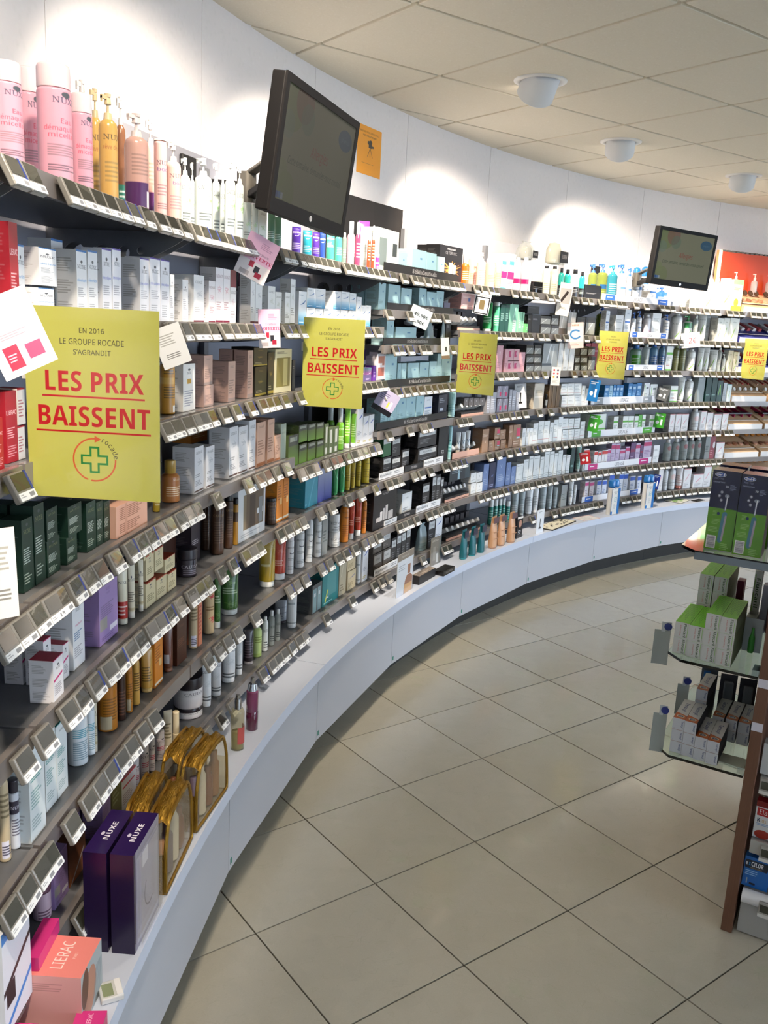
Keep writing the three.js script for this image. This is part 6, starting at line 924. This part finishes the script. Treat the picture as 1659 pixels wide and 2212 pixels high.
{ // middle of the ledge
  let o = thing('advert_stand', 'clear acrylic stand with bottle advert on ledge', 'stand', P(6.31, 24.55, LY), FACE(24.55)); part('advert', printBox(0.178, 0.196, 0.002, { pz: 'adBottle', all: '#b8b8b4' }), MP, o); part('acrylic_front', bx(.184, .202, .003, 0, .101, .0035), sleeveM, o); part('acrylic_foot', bx(.184, .003, .06, 0, .0015, -.03), sleeveM, o); shade(o);
  o = solo('display_box', printBox(0.185, 0.043, 0.038, { py: 'marble', all: '#242223', pz: '#1c1a1b' }), MP, 'black flat box with marbled top on ledge', 'box', P(6.32, 26.8, LY), FACE(26.8)); shade(o);
  o = solo('display_box', printBox(0.13, 0.024, 0.055, { pz: 'boxText', all: '#1a1818' }), MPG, 'thin glossy black box right of the marbled box', 'box', P(6.292, 28.4, LY), FACE(28.4)); shade(o);
  o = thing('advert_stand', 'small dark advert card in acrylic stand behind black boxes', 'stand', P(6.394, 29.3, LY), FACE(29.3)); part('advert', printBox(0.11, 0.146, 0.002, { pz: 'adDark', all: '#8a8478' }), MP, o); part('acrylic_front', bx(.116, .15, .003, 0, .075, .0035), sleeveM, o); shade(o);
  const tubeThing = (a, R, w, h, col, capc, label, group, mark) => { const t = thing('cream_tube', label, 'tube', P(R, a, LY), FACE(a), group); const b = part('body', wrapUV2(tubeGeo(.04)), std(col, .3), t); b.scale.set(w, h, w * .75); const c = part('foot_cap', lathe([[0, 0], [.45, 0], [.46, .04], [0, .042]]), std(capc, .35), t); c.scale.set(w, h, w * .75); if (mark) for (const [y0, y1, cc, ww] of mark) { const q = part('printed_band', new THREE.BoxGeometry(w * ww, h * (y1 - y0), .0015), std(cc, .4), t, [0, h * (y0 + y1) / 2, w * .375 * (1 - .35 * y1) + .001]); q.rotation.x = -.02; } shade(t); };
  const wrapUV2 = g => g;
  [[31.14, 'left'], [32.0, 'middle'], [32.84, 'right']].forEach(([a, n], i) => tubeThing(a, 6.332 - i * .005, 0.052, 0.16, 0x14606a, 0x2b8791, `${n} one of three dark teal tubes on ledge`, 'teal tubes on the ledge', [[.72, .95, 0x22223c, .9]]));
  [[34.1, 'left'], [34.85, 'middle'], [35.85, 'right']].forEach(([a, n], i) => tubeThing(a, 6.322 - i * .007, 0.062, 0.178, 0xcf9f78, 0xd0a080, `${n} one of three peach tubes on ledge`, 'peach tubes on the ledge', [[.8, .98, 0x5a4046, .95], [.5, .52, 0xa87c5c, .8], [.3, .32, 0xa87c5c, .8]]));
  o = solo('leaflet_box', printBox(0.066, 0.128, 0.02, { pz: 'blackCard', all: '#23232a' }), MPG, 'small black box with portrait right of peach tubes', 'box', P(6.33, 37.0, LY), FACE(37)); shade(o);
  o = solo('counter_card', printBox(0.086, 0.146, 0.003, { pz: 'counterCard', all: '#d4d6d8' }), MP, 'white upright card with dark brush standing on ledge', 'card', P(6.298, 38.85, LY), FACE(38.85)); shade(o);
  o = solo('framed_sheet', printBox(0.36, 0.006, 0.11, { py: 'inkSheet', all: '#26241f' }), MP, 'black framed cream sheet lying flat on ledge', 'sheet', P(6.345, 41.5, LY), FACE(41.5) + .12); shade(o);
  o = solo('paper_sheet', printBox(0.17, 0.0012, 0.1, { py: 'paper', all: '#dcdcdc' }), MP, 'white paper with red edge lying flat on ledge', 'paper', P(6.335, 44.6, LY), FACE(44.6) - .1); shade(o);
  [[47.05, 'left'], [50.85, 'right']].forEach(([a, n]) => {
    const t = thing('spray_can', `${n} one of two white cans with blue lids on ledge`, 'can', P(6.318, a, LY), FACE(a), 'blue-lidded cans on the ledge');
    for (const x of [-.024, .024]) { const c = part('can', new THREE.CylinderGeometry(.023, .023, .185, 22, 1, true).translate(0, .0925, 0), std(0xe6e6e2, .35), t, [x, 0, 0]); part('blue_lid', lathe([[0, 0], [.023, 0], [.0235, .01], [.022, .045], [.012, .053], [0, .054]], 20), phys(0x1c6cb4, .2, { clearcoat: .5 }), t, [x, .186, 0]); }
    part('printed_band', printBox(.094, .175, .003, { pz: 'canFace', all: '#1c6cb4' }), MPG, t, [0, .004, .0245]); shade(t);
  });
  o = solo('leaflet', printBox(0.2, 0.003, 0.13, { py: 'leaflet', all: '#3a3c38' }), MP, 'green patterned leaflet lying at right end of ledge', 'leaflet', P(6.39, 55.1, LY), FACE(55.1) + .3); shade(o);
  o = solo('leaflet', printBox(0.13, 0.003, 0.05, { all: '#2e2e30' }), MPG, 'dark closed folder lying beside the green leaflet', 'leaflet', P(6.33, 56.6, LY), FACE(56.6) + .2); shade(o);
}

// ---------------------------------------------------------------- make-up bay
{
  const h = thing('makeup_header', 'orange header board with tan side, top of the make-up bay', 'header', V(0, 0, 0)); part('orange_board', arc(6.712, 6.726, 59.95, 67.1, 1.84, 2.29, 3), std(0xc23f12, .45), h); part('cream_edge', arc(6.704, 6.712, 59.75, 60.0, 1.84, 2.3, 1), std(0xe8dcc8, .5), h); part('tan_side', arc(6.712, 6.75, 59.9, 59.94, 1.84, 2.3, 1), std(0xc48a5c, .5), h); part('notched_trim', join(...Array.from({ length: 16 }, (_, i) => arc(6.71, 6.73, 60.1 + i * .44, 60.35 + i * .44, 2.29, 2.303, 1))), std(0x5a5854, .5), h); shade(h);
  const trayMat = std(0xd8b48c, .45), face = std(0xe2d8c8, .4), lipM = std(0xe8e6e4, .35);
  const wedge = (w, d, hb, hf) => { const s = new THREE.Shape(); s.moveTo(0, 0); s.lineTo(d, 0); s.lineTo(d, hf); s.lineTo(0, hb); s.closePath(); return new THREE.ExtrudeGeometry(s, { depth: w, bevelEnabled: false }).rotateY(-Math.PI / 2).translate(w / 2, 0, -d); };
  for (const c of [1, 2, 3, 4, 5, 6, 7]) for (const [i, a] of [[0, 61.7], [1, 65.4]]) {
    const y = LEVEL[c], w = .385, base = c === 2 || c === 3 ? std(0x3a3f8c, .4) : trayMat;
    const o = thing('makeup_tray', `sloping make-up tray, ${i ? 'right' : 'left'} one on ${ORD[c - 1]} shelf of far right bay`, 'tray', P(6.44, a, y + .001), FACE(a), 'make-up trays');
    part('wedge', wedge(w, .26, .15, .045), base, o); part('white_lip', bx(w, .04, .006, 0, .021, .004), lipM, o);
    const sl = Math.atan2(.105, .26), put = (z) => .045 + (.105 / .26) * -z;
    part('label_strip', bx(w * .94, .003, .05, 0, put(-.05) + .003, -.05), face, o, null, null).rotation.x = 0;
    const n = 6;
    if (c === 2 || c === 3) for (let j = 0; j < n; j++) { part('product_row', rbx(w / n * .55, .025, .12, .004), std(j % 2 ? 0xb84a4c : 0xe8e4e0, .4), o, [-w / 2 + (j + .5) * w / n, put(-.17) + .01, -.17], [sl, 0, 0]); }
    else if (c === 5) { part('dark_grid', bx(w * .8, .01, .15, .02, put(-.16) + .004, -.16), std(0x241c20, .3), o, null, null); for (let j = 0; j < 4; j++) part('pink_divider', bx(.007, .03, .15), std(0xb82a5c, .4), o, [-w * .36 + .02 + j * w * .24, put(-.16) + .01, -.16], [sl, 0, 0]); }
    else if (c === 4) for (let j = 0; j < n; j++) { part('red_tube', cyl(.007, .007, .1, 10), std(j % 3 ? 0xb8504a : 0xd8a890, .35), o, [-w / 2 + (j + .5) * w / n, put(-.2) + .016, -.2], [Math.PI / 2 + sl, 0, 0]); part('white_cap', cyl(.014, .014, .02, 12), std(0xe6e4e0, .3), o, [-w / 2 + (j + .5) * w / n, put(-.08) + .012, -.075], [1.2, 0, 0]); }
    else for (let j = 0; j < n; j++) { part('compact', cyl(.021, .021, .014, 18), std([0xc88a6c, 0xb87a5a, 0xd8a488, 0x8a5a44][(j + c) % 4], .35), o, [-w / 2 + (j + .5) * w / n, put(-.1) + .009, -.1], [sl, 0, 0]); part('dark_lid', cyl(.022, .022, .012, 18), std(c === 1 ? 0x4a3428 : 0xc8803c, .2), o, [-w / 2 + (j + .5) * w / n, put(-.2) + .03, -.2], [1.0, 0, 0]); }
    shade(o);
  }
  [[61.2, 'left'], [63.0, 'middle'], [64.4, 'right']].forEach(([a, n], i) => { const o = thing('pump_bottle', `clear foundation pump, ${n} of three before the orange board`, 'bottle', P(6.575, a, 1.839 + .13), FACE(a)); const b = part('body', lathe([[0, 0], [.5, 0], [.5, .6], [.3, .68], [0, .68]]), phys(0xd8d0d0, .15, { transmission: .5, thickness: 0 }), o); b.scale.set(.05, .17, .05); const c = part('pump', join(cyl(.2, .2, .12, 14, 0, .74, 0), cyl(.08, .08, .16, 10, 0, .86, 0), new THREE.BoxGeometry(.5, .05, .2).translate(-.15, .96, 0)), std(0xd8cfc8, .35), o); c.scale.set(.05, .17, .05); shade(o); o.position.copy(P(6.665, a, 1.976)); });
}

// ---------------------------------------------------------------- gondola at the right with glass end shelves
{
  const O = V(1.015, 0, -2.162), turn = -30 * D2R, at = (X, y, Z) => V(X, y, Z).applyAxisAngle(V(0, 1, 0), turn).add(O);
  const woodT = noiseTex(256, (x, s) => { x.fillStyle = '#6e4a36'; x.fillRect(0, 0, s, s); for (let i = 0; i < 420; i++) { x.globalAlpha = .22; x.fillStyle = rnd() < .5 ? '#54362a' : '#80583f'; x.fillRect(rnd() * s, rnd() * s, 1 + rnd() * 2, 30 + rnd() * 90); } x.globalAlpha = 1; });
  const wood = std(0xffffff, .5, { map: woodT }), glassM = phys(0xe4f0ec, .03, { transmission: 1, thickness: 0.008, ior: 1.5, attenuationColor: new THREE.Color(0x1c6a58), attenuationDistance: 0.25 });
  const g = thing('shop_gondola', 'shop gondola with brown wooden end panel and glass shelves at right', 'gondola', O, turn);
  part('end_panel', rbx(.03, 1.45, .82, .002, .015, .725, -.41), wood, g);
  part('plinth', bx(1.1, .1, .7, .59, .054, -.37), std(0xa8a8a4, .45), g); part('plinth_rail', new THREE.CylinderGeometry(.02, .02, 1.1, 16, 1).rotateZ(Math.PI / 2).translate(.59, .119, -.02), std(0xe6e8ea, .3), g);
  part('back_wall', bx(1.1, 1.3, .02, .59, .78, -.4), std(0x5a5856, .6), g);
  for (const y of [.135, .29, .48, .76, 1.04, 1.32]) { part('shelf_board', bx(1.1, .014, .35, .59, y - .008, -.205), std(0x8a8a88, .4), g); if (y > .14) part('price_rail', bx(1.1, .04, .006, .59, y - .02, -.026), phys(0xb0b0aa, .25, { clearcoat: .3 }), g); }
  for (const y of [.752, .628]) part('white_tape', bx(.028, .024, .001, .0145, y, .0008), std(0xd4d2de, .6), g);
  const gs = (() => { const s = new THREE.Shape(); s.moveTo(-.004, .02); s.lineTo(-.205, .02); s.lineTo(-.25, .065); s.lineTo(-.25, .6); s.lineTo(-.004, .6); s.closePath(); return new THREE.ExtrudeGeometry(s, { depth: .008, bevelEnabled: false }).rotateX(-Math.PI / 2); })();
  for (const [y] of [[.462], [.752], [1.067]]) { part('glass_shelf', gs, glassM, g, [0, y, 0]); for (const z of [-.1, -.5]) part('shelf_clip', bx(.024, .02, .05, -.014, y - .011, z), chromeM, g); }
  part('shelf_front_trim', bx(.2, .02, .006, -.105, 1.062, -.017), std(0x6b7478, .2, { metalness: .5 }), g);
  shade(g);
  const brush = printBox(.072, .218, .068, { pz: 'brush', all: '#141a3c' });
  [['left one in front', -.156, -.095], ['right one in front', -.08, -.08], ['left one behind', -.158, -.21], ['right one behind', -.08, -.2], ['third one in front, cut by frame', -.0, -.08]].slice(0, 4).forEach(([n, X, Z]) => { const o = solo('toothbrush_box', brush, MPG, `navy and green electric toothbrush box, ${n}`, 'box', at(X, 1.0765, Z), turn, 'electric toothbrush boxes'); shade(o); });
  const fl = printBox(.0395, .046, .2, { pz: 'fluoEnd', py: 'fluoTop', all: '#9fb08c' });
  const put = (geo, X, y, Z, name, label, cat, group, mat = MP) => { const o = solo(name, geo, mat, label, cat, at(X, y, Z), turn, group); shade(o); return o; };
  const cols = ['first', 'second', 'third', 'fourth'], rowsW = ['bottom', 'middle', 'top'];
  for (let c = 0; c < 4; c++) for (let r = 0; r < (c < 2 ? 2 : 3); r++) put(fl, -.219 + c * .0405, .7615 + r * .0465, -.16 + c * .007, 'toothpaste_box', `green topped toothpaste box, ${cols[c]} column, ${rowsW[r]} layer`, 'box', 'green toothpaste boxes');
  for (let c = 0; c < 2; c++) for (let r = 0; r < 4; r++) put(fl, -.205 + c * .042, .7615 + r * .0465, -.375, 'toothpaste_box', `green topped toothpaste box at back, ${['left', 'right'][c]} pile, ${['lowest', 'second', 'third', 'highest'][r]}`, 'box', 'green toothpaste boxes');
  put(printBox(.022, .14, .03, { pz: 'fluoTall', all: '#c8ccc4' }), -.078, .7615 + .05, -.43, 'toothpaste_box', 'upright white box with sideways green lettering at back', 'box'); 
  put(printBox(.03, .05, .12, { all: '#a8aca6' }), -.078, .7612, -.4, 'toothpaste_box', 'pale box under the upright white toothpaste box', 'box');
  [[-.125, '#7a2c48', 'dark red'], [-.05, '#b4b8d0', 'pale violet'], [-.028, '#a87a84', 'dusty pink']].forEach(([X, c, n]) => put(printBox(.02, .15, .04, { all: c }), X, .7615, -.43, 'toothpaste_box', `${n} narrow box at back of middle glass shelf`, 'box'));
  const de = printBox(.0325, .0345, .15, { pz: 'dentEnd', py: 'dentTop', px: '#20243a', all: '#8a8e98' });
  for (let c = 0; c < 4; c++) for (let r = 0; r < (c < 2 ? 3 : 2); r++) put(de, -.192 + c * .0335, .4715 + r * .0352, -.118 + c * .004, 'toothpaste_box', `white and orange toothpaste box, ${cols[c]} column, ${rowsW[r]} layer`, 'box', 'orange toothpaste boxes');
  for (let c = 0; c < 4; c++) for (let r = 0; r < 2 + (c === 0 ? 2 : 0); r++) put(de, [-.165, -.11, -.073, -.037][c], .4715 + r * .0352, -.285, 'toothpaste_box', `orange toothpaste box in back row, ${cols[c]} pile, ${['lowest', 'second', 'third', 'highest'][r]}`, 'box', 'orange toothpaste boxes');
  put(printBox(.07, .002, .06, { all: '#b4bcae' }), -.043, .4715, -.09, 'paper_sheet', 'pale green sheet lying on lowest glass shelf', 'paper');
  [[-.178, -.41, .14], [-.12, -.42, .13], [-.062, -.42, .13]].forEach(([X, Z, h], i) => { const o = thing('blister_pack', `grey toothbrush blister pack, ${['left', 'middle', 'right'][i]} one under middle glass shelf`, 'pack', at(X, .4712, Z), turn + .25, 'blister packs'); part('card', printBox(.05, h, .003, { all: i ? '#3c4048' : '#5a6470' }), MPG, o); part('bubble', rbx(.03, h * .8, .02, .006, 0, h * .45, .012), phys(0xb8c0c8, .1, { transmission: .7, thickness: 0 }), o); if (!i) part('blue_print', bx(.02, .05, .001, -.008, h * .75, .0022), std(0x2f6ab0, .4), o); shade(o); });
  { const o = thing('blister_pack', 'green handled toothbrush pack on middle glass shelf by wooden panel', 'pack', at(-.05, .7615, -.2), turn); part('card', printBox(.05, .1, .002, { all: '#a8b4b8' }), MPG, o, [0, 0, -.01]); part('handle', lathe([[0, 0], [.4, 0], [.5, .1], [.45, .6], [.25, .75], [.2, 1], [0, 1]], 14), std(0x4fae4c, .35), o).scale.set(.018, .075, .014); shade(o); }
  // curved paper wobblers
  const curl = (w, h) => { const q = new THREE.PlaneGeometry(w, h, 10, 1), p = q.attributes.position; for (let i = 0; i < p.count; i++) p.setZ(i, .35 * (p.getX(i) ** 2) / w); q.computeVertexNormals(); return q; };
  const wob = std(0x98a09c, .5, { side: THREE.DoubleSide });
  [[-.278, .755, -.1, .045, .105, 'upper left'], [-.226, .55, -.25, .034, .1, 'rear lower'], [-.246, .515, -.05, .038, .12, 'lowest left']].forEach(([X, y, Z, w, h, n]) => { const o = thing('shelf_wobbler', `grey curled paper marker with blue disc, ${n} at glass shelf edge`, 'marker', at(X, y, Z), turn + .2, 'curled markers on glass shelves'); part('paper', curl(w, h), wob, o); const d = part('blue_disc', new THREE.CylinderGeometry(.011, .011, .0012, 20).rotateX(Math.PI / 2), std(0x1c2c78, .4), o, [w * .3, h / 2 + .012, .003]); part('tab', bx(w * .6, .03, .0008, w * .2, h / 2 + .01, 0), std(0xb4bcc0, .5), o); shade(o); });
  // goods on the long side
  put(printBox(.068, .092, .03, { pz: 'excilor', all: '#144c8c', py: '#2a7ad0' }), .066, .1365, -.055, 'treatment_box', 'blue nail treatment box on lowest gondola shelf', 'box', null, MPG);
  put(printBox(.09, .11, .03, { pz: 'plasters', all: '#9a1a20' }), .085, .2915, -.055, 'plaster_box', 'red and white plaster box at right edge', 'box', null, MPG);
  put(printBox(.09, .09, .04, { pz: 'whiteBox', all: '#b8bcc0' }), .08, .4815, -.06, 'medicine_box', 'white box with blue dots at right edge', 'box', null, MPG);
  [[.112, .11, .004], [.092, .262, -.018], [.066, .458, -.018]].forEach(([X, y, Z], i) => { const o = thing('price_tag', `grey price tag on ${['plinth', 'middle rail', 'upper rail'][i]} of right gondola`, 'price tag', at(X, y, Z), turn); part('housing', rbx(.05, .045, .01, .003), phys(0xa5a39c, .3), o); part('display', bx(.042, .022, .002, 0, .004, .005), std(0x44463c, .2), o); part('paper_strip', bx(.05, .01, .002, 0, -.017, .005), std(0xd8d8d4, .5), o); shade(o); });
}
printTex = new THREE.CanvasTexture(pc); printTex.colorSpace = THREE.SRGBColorSpace; printTex.anisotropy = 8;
MP.map = MPG.map = printTex; MPS.emissiveMap = MPS2.emissiveMap = printTex;
renderer.render(scene, camera);
